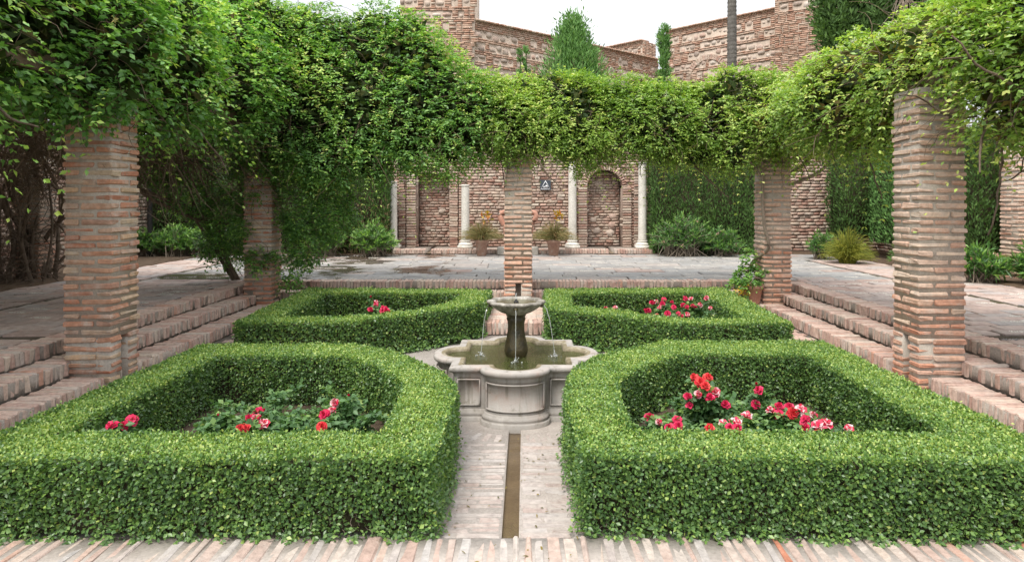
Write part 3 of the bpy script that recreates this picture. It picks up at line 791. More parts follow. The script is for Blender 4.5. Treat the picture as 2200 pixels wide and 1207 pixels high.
# side walls of the garden, rubble and brick
for sd, lab in ((-1, 'shaded brick wall along the left side under the pergola'), (1, 'rubble and brick wall behind the cypress hedges on the right')):
    gw = thing('garden_wall', lab, 'wall', (sd * 9.6, 11, 0))
    x0, x1 = sorted((sd * 9.6, sd * 10.1))
    boxes_obj('mortar', [box(x0, x1, 4.0, 18.0, -0.1, 3.3)], M['wall_mortar'], gw)
    rw = brick_rows(6.5, 18.0, T, 3.25, 0.26, 0.085)
    C = [(sd * (9.6 + rng.normal(0, 0.012)), u, z) for (u, z, a, b) in rw]
    H = [(0.03, max(a - 0.012, 0.02), max(b - 0.011, 0.015)) for (u, z, a, b) in rw]
    tag(wobj('bricks', boxes_mesh('bricks', C, H, M['wall_brick'], None, 0.007, rng.random(len(C))), gw), kind='stuff')
for (x0, x1, lab) in ((3.7, 9.6, 'far garden wall of brick and rubble behind the right hedges'), (-9.6, -3.7, 'far garden wall of brick behind the left bushes')):
    gw = thing('garden_wall', lab, 'wall', ((x0 + x1) / 2, WY, 0))
    rw = brick_rows(x0, x1, T, 3.25, 0.26, 0.085)
    rows_mesh('bricks', rw, WY, M['wall_brick'], gw)
    boxes_obj('coping', [box(x0, x1, WY - 0.06, WY + 0.66, 3.302, 3.38)], M['wall_mortar'], gw)
    for _ in range(16):
        u, z, s = rng.uniform(x0 + 0.2, x1 - 0.2), rng.uniform(0.8, 3.0), rng.uniform(0.06, 0.11)
        piece('stone', field_stone(round(s * 2, 1) + 0.1, round(s * 1.6, 2), 0.12, M['fort_stone']), gw, (u, WY + 0.022, z), 0, 0.04)

# ------------------------------------------------------------------ fortress walls on the hill
def fort_wall(name, label, p0, p1, top, low, thick=1.2, bands=True, z_body=2.9, coping=True, max_stones=140):
    p0, p1 = np.array(p0, float), np.array(p1, float)
    d = p1 - p0; Lg = np.linalg.norm(d); d /= Lg
    n = np.array([d[1], -d[0]])                       # towards the garden
    fw = thing(name, label, 'wall', ((p0[0] + p1[0]) / 2, (p0[1] + p1[1]) / 2, z_body))
    c = (p0 + p1) / 2 - n * thick / 2
    wobj('core', boxes_mesh('core', [(c[0], c[1], (top + z_body) / 2)], [(Lg / 2, thick / 2, (top - z_body) / 2)], M['fort_mortar'], d), fw)
    C, H, st = [], [], []
    z, r = top, 0
    while z > low:
        # from the top: brick courses, then bands of field stones between triple courses
        stone = bands and r >= 4 and (r - 4) % 3 == 0
        if stone:
            h, u = rng.uniform(0.24, 0.36), 0.0
            while u < Lg - 0.15:
                w = rng.uniform(0.14, 0.38)
                if rng.random() < 0.78 and len(st) < max_stones: st.append((u + w / 2, z - h / 2 + rng.normal(0, 0.07), w, min(h, w * 1.1) * rng.uniform(0.6, 1.0)))
                else:
                    for q in range(4):
                        C.append((u + w / 2, z - (q + 0.5) * h / 4)); H.append((w / 2 - 0.012, 0.035, h / 8 - 0.008))
                u += w + 0.02
        else:
            h, u = 0.078, -0.14 * (r % 2)
            while u < Lg:
                w = 0.28 * rng.uniform(0.75, 1.1)
                a, b = max(u, 0), min(u + w, Lg)
                if b - a > 0.06: C.append(((a + b) / 2, z - h / 2)); H.append(((b - a) / 2 - 0.008, 0.035, h / 2 - 0.011))
                u += w
        z -= h; r += 1
    C = np.array(C); X = p0[None] + C[:, :1] * d[None] + n[None] * (rng.normal(0, 0.008, len(C))[:, None])
    me = boxes_mesh('bricks', np.concatenate([X, C[:, 1:]], 1), H, M['fort_brick'], d, 0.006, rng.random(len(C)))
    tag(wobj('bricks', me, fw), kind='stuff')
    rz = math.atan2(d[1], d[0])
    for (u, z, w, h) in st:
        q = p0 + u * d - n * rng.uniform(0.025, 0.05)
        piece('stone', field_stone(round(w / 0.05) * 0.05, round(h / 0.05) * 0.05, 0.14, M['fort_stone']), fw, (q[0], q[1], z), rz, 0.10)
    if coping:
        C2 = [(u, top + 0.02) for u in np.arange(0.06, Lg, 0.12)]
        X = np.array([p0 + u * d + n * 0.05 for u, _ in C2])
        me = boxes_mesh('coping', np.concatenate([X - n * 0.25, np.full((len(X), 1), top + 0.035)], 1), [(0.05, 0.34, 0.033)] * len(X), M['fort_brick'], d, 0.006, rng.random(len(X)))
        tag(wobj('coping', me, fw), kind='stuff')
    return fw
fort_wall('fortress_wall', 'high fortress wall of brick bands and rubble descending behind the conical tree', (-1.82, 25.0), (6.5, 32.1), 8.52, 5.6, max_stones=150)
fort_wall('fortress_tower', 'square brick fortress tower rising above the left foliage', (-4.6, 24.9), (-1.8, 24.9), 11.0, 6.5, thick=2.6, coping=False, max_stones=40)
fort_wall('fortress_wall', 'sunlit stone fortress wall with a bricked-up arch behind the palm trunk', (6.84, 32.0), (10.9, 27.9), 9.86, 6.9, max_stones=140)
fort_wall('fortress_tower', 'tall stone tower at the right end of the fortress walls', (10.55, 27.9), (14.6, 25.5), 12.5, 6.2, thick=3.0, coping=False, max_stones=80)
mb = fort_wall('battlement_block', 'square brick battlement block standing up behind the fortress wall', (4.0, 36.1), (6.06, 34.0), 9.92, 7.6, thick=1.0)
C, H = [], []
d = np.array([0.86, 0.8]); d /= np.linalg.norm(d)
for k in range(26):
    z = 9.92 - 0.08 * (k + 0.5)
    for j in range(4):
        q = np.array([6.07, 34.0]) + d * (0.14 + 0.28 * j)
        C.append((q[0], q[1], z)); H.append((0.13, 0.04, 0.03))
tag(wobj('side_bricks', boxes_mesh('side_bricks', C, H, M['fort_brick'], d, 0.006, rng.random(len(C))), mb), kind='stuff')
# bricked-up arch in the right wall
ar = [o for o in bpy.data.objects if o.get('label', '').startswith('sunlit stone fortress')][0]
p0, p1 = np.array([6.84, 32.0]), np.array([10.9, 27.9]); dd = (p1 - p0) / np.linalg.norm(p1 - p0); nn = np.array([dd[1], -dd[0]])
for k in range(26):
    a = math.pi * (k + 0.5) / 26
    u = 2.25 + 1.02 * math.cos(a); q = p0 + dd * u + nn * 0.0
    o = piece('arch_brick', block(0.10, 0.10, 0.24, M['wall_brick_piece'], 4, 0.01, 0.004), ar, (q[0], q[1], 7.3 + 1.02 * math.sin(a)))
    o.rotation_euler = (0, math.pi / 2 - a, math.atan2(dd[1], dd[0]))

# ------------------------------------------------------------------ brick pillars of the pergola
PW, PTOP = 0.45, 2.86
def pillar(label, cx, cy, z0, slot=None, slot_top=0.0, slot_w=0.10, group='brick pillars of the pergola', top=PTOP, pale=True):
    p = thing('brick_pillar', label, 'pillar', (cx, cy, z0), group)
    th = {None: 0.0, 'front': 0.0, 'left': -math.pi / 2, 'right': math.pi / 2}[slot]
    c, s = math.cos(th), math.sin(th)
    h, i = PW / 2, 0.014
    def put(me, lx, ly, z, turn):
        piece('brick', me, p, (cx + lx * c - ly * s, cy + lx * s + ly * c, z), th + turn + rng.normal(0, 0.010), 0.007)
    # mortar core, with the recess of the water outlet
    def cb(x0, x1, y0, y1, za, zb):
        xs = [(x0 * c - y0 * s), (x1 * c - y1 * s)]; ys = [(x0 * s + y0 * c), (x1 * s + y1 * c)]
        return box(cx + min(xs), cx + max(xs), cy + min(ys), cy + max(ys), za, zb)
    e = h - i
    if slot:
        core = [cb(-e, e, -e, e, slot_top, top), cb(-e, e, -e + 0.2, e, z0 - 0.05, slot_top),
                cb(-e, -slot_w / 2 - 0.004, -e, -e + 0.2, z0 - 0.05, slot_top), cb(slot_w / 2 + 0.004, e, -e, -e + 0.2, z0 - 0.05, slot_top)]
    else: core = [cb(-e, e, -e, e, z0 - 0.05, top)]
    boxes_obj('mortar_core', core, M['mortar'], p)
    D = 0.14
    z, r = z0 + 0.005, 0
    while z < top - 0.03:
        hh = rng.choice([0.037, 0.042, 0.046, 0.050])
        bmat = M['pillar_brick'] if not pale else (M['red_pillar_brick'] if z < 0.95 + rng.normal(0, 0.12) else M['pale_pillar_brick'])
        zc = z + hh / 2
        j = lambda: rng.normal(0, 0.005)
        if slot and zc < slot_top:
            le = round(h - slot_w / 2, 3)
            for sx in (-1, 1):
                put(block(le - 0.004, D, hh, bmat, 6, 0.010, 0.0032), sx * (h - le / 2) + j(), -h + D / 2 + j(), zc, 0)
                put(block(PW - D - 0.012, D, hh, bmat, 6, 0.010, 0.0032), sx * (h - D / 2) + j(), h - (PW - D) / 2 + j(), zc, math.pi / 2)
            put(block(PW - 2 * D - 0.02, D, hh, bmat, 6, 0.010, 0.0032), j(), h - D / 2, zc, 0)
        else:
            Ls = PW - D - 0.022; f = 1 if r % 2 else -1
            me = lambda: block(round(Ls, 3), D, hh, bmat, 6, 0.010, 0.0032)
            a = h - Ls / 2; b = h - D / 2
            put(me(), f * a + j(), -b + j(), zc, 0)
            put(me(), -f * a + j(), b + j(), zc, 0)
            put(me(), f * b + j(), a + j(), zc, math.pi / 2)
            put(me(), -f * b + j(), -a + j(), zc, math.pi / 2)
        z += hh + rng.uniform(0.025, 0.036); r += 1
    return p
h = PW / 2
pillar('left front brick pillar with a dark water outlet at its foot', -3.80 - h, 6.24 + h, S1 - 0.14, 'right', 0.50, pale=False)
pillar('right front brick pillar with a dark water outlet at its foot', 3.77 + h, 6.24 + h, S1 - 0.14, 'left', 0.50)
pillar('slender central brick pillar behind the fountain with a water slot', -0.03, 10.58 + h, S1 - 0.1, 'front', 0.475, 0.085)
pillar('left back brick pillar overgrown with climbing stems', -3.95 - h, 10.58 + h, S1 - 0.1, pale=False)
pillar('right back brick pillar beside the terracotta pot of trailing flowers', 3.87 + h, 10.58 + h, S1 - 0.1)
pillar('brick pillar at the right edge by the planting bed', 8.84, 11.75, T, top=2.9)
pillar('brick pillar in deep shade wrapped in old vine trunks at the left', -8.55, 11.75, T, top=2.9)

# timbers that carry the climbers
def beam(label, x0, x1, y0, y1, z0, z1, group):
    t = thing('pergola_beam', label, 'beam', ((x0 + x1) / 2, (y0 + y1) / 2, z0), group)
    bm = bmesh.new(); bmesh.ops.create_cube(bm, size=1.0)
    bmesh.ops.scale(bm, vec=(x1 - x0, y1 - y0, z1 - z0), verts=bm.verts)
    bmesh.ops.bevel(bm, geom=list(bm.edges), offset=0.012, segments=1, affect='EDGES')
    link('timber', bm_mesh('timber', bm, M['timber']), t, ((x0 + x1) / 2, (y0 + y1) / 2, (z0 + z1) / 2))
beam('long timber beam under the left climber', -4.08, -3.92, 1.6, 11.1, PTOP + 0.005, PTOP + 0.16, 'timber beams of the pergola')
beam('long timber beam under the right climber', 3.92, 4.08, 1.6, 11.1, PTOP + 0.005, PTOP + 0.16, 'timber beams of the pergola')
beam('cross timber beam under the far climber', -3.9, 3.9, 10.72, 10.88, PTOP + 0.005, PTOP + 0.16, 'timber beams of the pergola')

# ------------------------------------------------------------------ fountain
def quatrefoil(dlist, panel=False):
    """rings of the plan outline; each ring offset outwards by d, at height z; tuple (d, z, inset of the panels)"""
    a0, w0, p0 = 0.505, 0.25, 0.195
    rings = []
    for (d, z, ins) in dlist:
        a, w = a0 + d, w0 + d
        pts = []
        def add(t, v, u, pan): pts.append((t, v, u - (ins if pan else 0.0)))
        for q in range(4):
            # along one side, from the corner -a to +a; v along the side, u outwards
            for v, pan in ((-a, 0), (-a + 0.035, 0), (-a + 0.036, 1), (-w - 0.036, 1), (-w - 0.035, 0), (-w, 0)): pts.append((q, v, a - (ins if pan else 0)))
            K = 22
            for k in range(1, K):
                th = math.pi * k / K
                pan = 3 <= k <= K - 3
                pp = p0 - (ins if pan else 0)
                pts.append((q, -w * math.cos(th), a + (pp) * math.sin(th) ** 0.9))
            for v, pan in ((w, 0), (w + 0.035, 0), (w + 0.036, 1), (a - 0.036, 1), (a - 0.035, 0)): pts.append((q, v, a - (ins if pan else 0)))
        ring = []
        for q, v, u in pts:
            x, y = v, -u
            for _ in range(q): x, y = -y, x
            ring.append((x, y, z))
        rings.append(ring)
    return np.array(rings)
def loft(name, rings, mat, closed_bottom=False, smooth=False):
    n, m, _ = rings.shape
    Q = [(i * m + k, i * m + (k + 1) % m, (i + 1) * m + (k + 1) % m, (i + 1) * m + k) for i in range(n - 1) for k in range(m)]
    return mesh_np(name, rings.reshape(-1, 3), Q, None, mat, None, smooth)
def cap(name, ring, mat):
    V = np.concatenate([ring, ring.mean(0, keepdims=True)]); m = len(ring)
    return mesh_np(name, V, None, [(k, (k + 1) % m, m) for k in range(m)], mat)
ft = thing('fountain', 'stone quatrefoil fountain with a scalloped bowl on a mossy baluster', 'fountain', (FX, FY, 0))
F0 = (FX, FY, 0)
RIM = 0.445
link('plinth', loft('plinth', quatrefoil([(0.034, -0.03, 0), (0.035, 0.030, 0), (0.029, 0.036, 0), (0.019, 0.040, 0), (0.025, 0.052, 0), (0.025, 0.064, 0), (0.016, 0.076, 0), (0.010, 0.082, 0), (0.008, 0.092, 0), (0.0, 0.096, 0)]), M['fountain_stone']), ft, F0)
wall = link('basin_wall', loft('basin_wall', quatrefoil([(0.0, 0.094, 0), (0.0, 0.116, 0), (0.0, 0.119, 0.016), (0.0, 0.345, 0.016), (0.0, 0.348, 0), (0.0, 0.382, 0)]), M['fountain_stone']), ft, F0)
rim = link('rim', loft('rim', quatrefoil([(0.0, 0.380, 0), (0.006, 0.384, 0), (0.007, 0.391, 0), (0.018, 0.397, 0), (0.027, 0.402, 0), (0.032, 0.409, 0), (0.034, 0.421, 0), (0.032, 0.435, 0), (0.025, 0.442, 0), (0.018, RIM, 0), (-0.035, RIM + 0.001, 0)]), M['fountain_stone'], smooth=False), ft, F0)
# bead mouldings framing the panels of the basin wall
ring = quatrefoil([(0.004, 0.0, 0.0)])[0]; per = len(ring) // 4
for q in range(4):
    for a, b in ((2, 3), (5 + 3, 5 + 19), (per - 3, per - 2)):
        idx = [q * per + k for k in range(a, b + 1)]
        pts = ring[idx]
        if len(pts) == 2: pts = pts[:1] + (pts[1:] - pts[:1]) * np.linspace(0, 1, 6)[:, None]
        lo_, hi_ = pts.copy(), pts.copy(); lo_[:, 2] = 0.128; hi_[:, 2] = 0.336
        up = np.linspace(0, 1, 6)[:, None]
        loop = np.concatenate([lo_, lo_[-1:] * (1 - up) + hi_[-1:] * up, hi_[::-1], hi_[:1] * (1 - up) + lo_[:1] * up])
        link('panel_moulding', tubes('panel_moulding', loop[None], [0.0075], [0.0075], 6, M['fountain_stone']), wall, F0)
link('inner_rim', loft('inner_rim', quatrefoil([(-0.035, RIM + 0.001, 0), (-0.062, RIM - 0.002, 0), (-0.072, RIM - 0.008, 0), (-0.078, RIM - 0.03, 0), (-0.078, 0.2, 0)]), M['rim_stain']), ft, F0)
link('basin_floor', cap('basin_floor', quatrefoil([(-0.0785, 0.22, 0)])[0], M['pool_floor']), ft, F0)
WL = 0.412
link('pool_water', cap('pool_water', quatrefoil([(-0.0775, WL, 0)])[0], M['pool_water']), ft, F0)
prof = [(0.085, 0.2), (0.085, 0.30), (0.060, 0.335), (0.052, 0.35), (0.078, 0.385), (0.100, 0.43), (0.107, 0.468), (0.100, 0.51), (0.086, 0.57), (0.075, 0.64), (0.073, 0.68), (0.078, 0.72), (0.086, 0.745), (0.080, 0.752), (0.084, 0.768), (0.092, 0.785), (0.088, 0.795)]
ped = lathe('pedestal', prof, 32, M['algae_stone'])
link('pedestal', ped, ft, F0)
bowl_out = [(0.080, 0.782), (0.105, 0.792), (0.150, 0.812), (0.190, 0.838), (0.216, 0.862), (0.228, 0.874), (0.244, 0.880), (0.252, 0.890), (0.250, 0.902), (0.240, 0.907)]
bowl = link('bowl', lathe('bowl', bowl_out + [(0.205, 0.906), (0.196, 0.895), (0.185, 0.872), (0.10, 0.855)], 96, M['bowl_stone'], lobes=10, lobe_amp=0.12, lobe_from=2), ft, F0)
link('bowl_water', lathe('bowl_water', [(0.194, 0.8885), (0.01, 0.8885)], 48, M['bowl_water'], caps=False), bowl, F0)
link('nozzle', lathe('nozzle', [(0.022, 0.87), (0.022, 0.897), (0.012, 0.903), (0.006, 0.918)], 14, M['iron']), bowl, F0)
# spout knobs under the bowl and the four falling streams
def arc(p, q, n=14, curve=0.5):
    t = np.linspace(0, 1, n)[:, None]
    P = np.array(p)[None] * (1 - t) + np.array(q)[None] * t
    P[:, :2] = np.array(p)[None, :2] + (np.array(q)[None, :2] - np.array(p)[None, :2]) * (t ** curve)
    return P
st = [(( 0.0, -0.236, 0.858), (0.0, -0.262, WL)), ((0.245, -0.02, 0.862), (0.345, -0.03, WL)), ((-0.245, 0.0, 0.862), (-0.315, 0.0, WL))]
for p, q in st:
    link('spout', lathe('spout', [(0.004, -0.016), (0.016, -0.012), (0.019, 0.0), (0.015, 0.012), (0.004, 0.016)], 10, M['algae_stone']), bowl, (FX + p[0] * 0.94, FY + p[1] * 0.94, p[2]))
    P = arc(p, q)[None].copy(); P[0] += rng.normal(0, 0.0012, P[0].shape)
    link('water_stream', tubes('water_stream', P, [0.0042], [0.0026], 6, M['falling_water']), ft, F0)
    # splash: droplets and a ring of foam
    n = 46; a = rng.uniform(0, 6.28, n); r = np.abs(rng.normal(0, 0.028, n)); zz = WL + np.abs(rng.normal(0, 0.018, n)) * (r < 0.03)
    C = np.stack([q[0] + r * np.cos(a), q[1] + r * np.sin(a), zz + 0.002], 1)
    tag(link('splash', boxes_mesh('splash', C, np.repeat(rng.uniform(0.0014, 0.0038, (n, 1)), 3, 1) * np.array([1, 1, 0.7]), M['falling_water'], None, 0.0006), ft, F0), kind='stuff')
P = np.array([[(0.002 * math.sin(k), 0.001 * k * 0.3, 0.915 + 0.055 * k / 9) for k in range(10)]])
link('water_jet', tubes('water_jet', P, [0.0065], [0.004], 6, M['falling_water']), ft, F0)

# ------------------------------------------------------------------ marble columns
def column(label, x, y, z, ht, r, base=True):
    c = thing('marble_column', label, 'column', (x, y, z), 'marble columns in front of the niche wall')
    b = 0.0
    if base:
        q = r * 1.75
        link('plinth', boxes_mesh('plinth', [(0, 0, 0.045)], [(q, q, 0.045)], M['marble'], None, 0.002), c, (x, y, z))
        link('base', lathe('base', [(q * 0.95, 0.091), (q * 1.0, 0.115), (q * 0.92, 0.14), (r * 1.25, 0.152), (r * 1.18, 0.18), (r * 1.3, 0.195), (r * 1.3, 0.21), (r * 1.1, 0.225)], 28, M['marble']), c, (x, y, z))
        b = 0.222
    link('shaft', lathe('shaft', [(r * 1.12, b), (r * 1.04, b + 0.03), (r * 1.02, b + 0.3), (r, ht * 0.6), (r * 0.97, ht - 0.07), (r * 0.97, ht - 0.05), (r * 1.04, ht - 0.045), (r * 1.04, ht - 0.01), (r * 0.98, ht)], 28, M['marble']), c, (x, y, z))
column('short white marble column between the potted grass and the left niche', -1.47, 17.3, T + 0.12, 1.66, 0.105)
column('tall white marble column at the left side of the arched niche', 1.31, 17.3, T + 0.12, 2.25, 0.105)
column('white marble column half hidden by the right cypress hedge', 3.13, 17.3, T + 0.12, 2.24, 0.105)
column('white marble column half hidden behind the left oleander bush', -3.36, 17.35, T + 0.12, 1.75, 0.105)

# ------------------------------------------------------------------ warning sign
sx, sz, sy = 0.63, 2.2, WY - 0.10
sg = thing('warning_sign', 'small dark square warning sign with a white triangle on the brick wall', 'sign', (sx, sy, sz))
link('plate', block(0.29, 0.012, 0.27, M['slate_sign'], 1, 0.003, 0.0), sg, (sx, sy, sz))
tri = np.array([(0, 0.115), (-0.122, -0.108), (0.122, -0.108)])
for k in range(3):
    a, b = tri[k], tri[(k + 1) % 3]; d = (b - a); L = np.linalg.norm(d)
    o = link('triangle_border', boxes_mesh('triangle_border', [(0, 0, 0)], [(L / 2 + 0.005, 0.002, 0.0065)], M['white_print']), sg, (sx + (a[0] + b[0]) / 2, sy - 0.0085 - 0.0004 * k, sz + (a[1] + b[1]) / 2), (0, -math.atan2(d[1], d[0]), 0))
pic = [(-0.035, -0.055, 0.017, 0.028), (0.028, -0.045, 0.026, 0.038), (0.022, 0.0, 0.014, 0.008)]
link('pictogram', boxes_mesh('pictogram', [(a, 0, b) for a, b, _, _ in pic], [(c, 0.002, e) for _, _, c, e in pic], M['white_print']), sg, (sx, sy - 0.0085, sz))
for a, b, c_, e in ((-0.035, -0.052, 0.007, 0.012), (0.03, -0.04, 0.012, 0.013), (0.03, -0.07, 0.006, 0.006)):
    link('pictogram_gap', boxes_mesh('pictogram_gap', [(a, 0, b)], [(c_, 0.001, e)], M['slate_sign']), sg, (sx, sy - 0.0110, sz))

# ------------------------------------------------------------------ lamp post under the left pergola
lx, ly = -9.05, 16.2
lt = thing('lamp_post', 'dark iron lamp post standing behind the low oleander hedge at left', 'lamp post', (lx, ly, T))
link('pole', lathe('pole', [(0.10, 0), (0.10, 0.12), (0.07, 0.16), (0.062, 0.3), (0.055, 2.4), (0.07, 2.42), (0.05, 2.46)], 16, M['iron']), lt, (lx, ly, T))
link('lantern', lathe('lantern', [(0.05, 2.46), (0.13, 2.75), (0.15, 2.76), (0.04, 2.88), (0.015, 2.93)], 6, M['iron'], smooth=False), lt, (lx, ly, T))

# big jar on a stone block behind the central pillar
jx, jy = -0.10, 17.30
tb = link('stone_block', block(1.04, 0.36, 0.20, M['grey_stone'], 1, 0.02, 0.004), None, (jx, 16.82, T + 0.1)); tag(tb, 'low grey stone block behind the foot of the central pillar', 'block')
jr = thing('terracotta_jar', 'large pink terracotta jar with two lugs behind the central pillar', 'jar', (jx, jy, T + 0.12))
link('body', lathe('body', [(0.20, 0), (0.30, 0.15), (0.38, 0.4), (0.39, 0.55), (0.33, 0.75), (0.22, 0.86), (0.18, 0.92), (0.24, 0.97), (0.24, 1.0), (0.19, 1.0), (0.16, 0.9)], 32, M['old_terracotta']), jr, (jx, jy, T + 0.12))
for s in (-1, 1):
    P = np.array([[(s * 0.26, 0, 0.90), (s * 0.38, 0, 0.95), (s * 0.45, 0, 0.93), (s * 0.47, 0, 0.85), (s * 0.44, 0, 0.74), (s * 0.37, 0, 0.62)]])
    link('lug', tubes('lug', P, [0.055], [0.075], 10, M['old_terracotta']), jr, (jx, jy, T + 0.12))

# ------------------------------------------------------------------ leaves
def leaf_mesh(name, P, A, Nn, L, W, tint, mat, fold=0.22, droop=0.12, simple=False):
    """one folded six-point leaf per row: base P, axis A, face normal Nn, length L, width W"""
    P = np.asarray(P, float); n = len(P)
    A = unit(np.asarray(A, float)); B = unit(np.cross(Nn, A)); Nn = np.cross(A, B)
    L = np.broadcast_to(np.asarray(L, float), (n,))[:, None]; W = np.broadcast_to(np.asarray(W, float), (n,))[:, None]
    v0 = P
    if simple:                                        # far leaves: two triangles folded on the midrib
        l1 = P + A * L * 0.48 + B * W * 0.5 + Nn * (fold * W * 0.5 - droop * L * 0.2)
        r1 = P + A * L * 0.48 - B * W * 0.5 + Nn * (fold * W * 0.5 - droop * L * 0.2)
        V = np.stack([v0, l1, P + A * L - Nn * droop * L, r1], 1).reshape(-1, 3)
        i = np.arange(n)[:, None] * 4
        F3 = np.concatenate([i + np.array([[0, 2, 1]]), i + np.array([[0, 3, 2]])], 1).reshape(-1, 3)
        return mesh_np(name, V, None, F3, mat, np.repeat(np.clip(tint, 0, 1), 2))
    l1 = P + A * L * 0.30 + B * W * 0.46 + Nn * (fold * W * 0.5)
    l2 = P + A * L * 0.68 + B * W * 0.38 + Nn * (fold * W * 0.4 - droop * L * 0.35)
    tp = P + A * L - Nn * droop * L
    r2 = P + A * L * 0.68 - B * W * 0.38 + Nn * (fold * W * 0.4 - droop * L * 0.35)
    r1 = P + A * L * 0.30 - B * W * 0.46 + Nn * (fold * W * 0.5)
    V = np.stack([v0, l1, l2, tp, r2, r1], 1).reshape(-1, 3)
    i = np.arange(n)[:, None] * 6
    Q = np.concatenate([i + np.array([[0, 3, 2, 1]]), i + np.array([[0, 5, 4, 3]])], 1).reshape(-1, 4)
    return mesh_np(name, V, Q, None, mat, np.repeat(np.clip(tint, 0, 1), 2))

def rand_unit(n):
    return unit(rng.normal(0, 1, (n, 3)))

def sprig_leaves(P, Nn, nl, length, L, ratio, droop_stem=0.5, out=0.6, spread=0.6, updir=0.25):
    """nl leaves in pairs along a short arching shoot from every point"""
    n = len(P)
    D = unit(Nn * out + rand_unit(n) * spread + np.array([0, 0, updir]))
    ln = length * rng.uniform(0.5, 1.5, n)
    S = unit(np.cross(D, np.array([0, 0, 1.0]) + 0.3 * rand_unit(n)))
    PP, AA, FF = [], [], []
    for k in range(nl):
        t = (k // 2 + 1) / ((nl + 1) // 2)
        sgn = 1 if k % 2 else -1
        pos = P + D * (ln * t)[:, None] + np.array([0, 0, -1.0]) * (droop_stem * ln * t * t)[:, None]
        ax = D * 0.55 + S * sgn * (0.9 if k < nl - 1 else 0.1) + np.array([0, 0, -0.25 * t]) + rand_unit(n) * 0.35
        PP.append(pos); AA.append(ax); FF.append(unit(Nn * 0.5 + np.array([0, 0, 0.75]) + rand_unit(n) * 0.55))
    P2 = np.concatenate(PP); A2 = np.concatenate(AA); F2 = np.concatenate(FF)
    LL = L * rng.uniform(0.6, 1.3, len(P2))
    return P2, A2, F2, LL, LL * ratio * rng.uniform(0.85, 1.15, len(P2))

# ------------------------------------------------------------------ clipped hedges round the flower beds
def inside(poly, X, Y):
    poly = np.asarray(poly); r = np.zeros(len(X), bool); j = len(poly) - 1
    for i in range(len(poly)):
        xi, yi = poly[i]; xj, yj = poly[j]
        c = ((yi > Y) != (yj > Y)) & (X < (xj - xi) * (Y - yi) / (yj - yi + 1e-12) + xi)
        r ^= c; j = i
    return r
def edge_samples(poly, n, sign):
    poly = np.asarray(poly, float); nx = np.roll(poly, -1, 0); d = nx - poly; Ls = np.linalg.norm(d, axis=1)
    area = 0.5 * np.sum(poly[:, 0] * nx[:, 1] - nx[:, 0] * poly[:, 1])
    k = rng.choice(len(poly), n, p=Ls / Ls.sum()); t = rng.random(n)[:, None]
    p = poly[k] + d[k] * t
    nn = np.stack([d[k, 1], -d[k, 0]], 1) / Ls[k][:, None] * (1 if area > 0 else -1) * sign
    return p, nn
def shrink(poly, m):
    poly = np.asarray(poly, float); n = len(poly)
    area = 0.5 * np.sum(poly[:, 0] * np.roll(poly, -1, 0)[:, 1] - np.roll(poly, -1, 0)[:, 0] * poly[:, 1])
    s = 1 if area > 0 else -1; out = []
    for i in range(n):
        a, b, c = poly[i - 1], poly[i], poly[(i + 1) % n]
        d1 = (b - a) / np.linalg.norm(b - a); d2 = (c - b) / np.linalg.norm(c - b)
        n1 = np.array([-d1[1], d1[0]]) * s; n2 = np.array([-d2[1], d2[0]]) * s
        bis = n1 + n2; bis = bis / max(1e-6, np.dot(bis, bis)) * 2
        out.append(b + bis * m)
    return np.array(out)
HH = 0.45
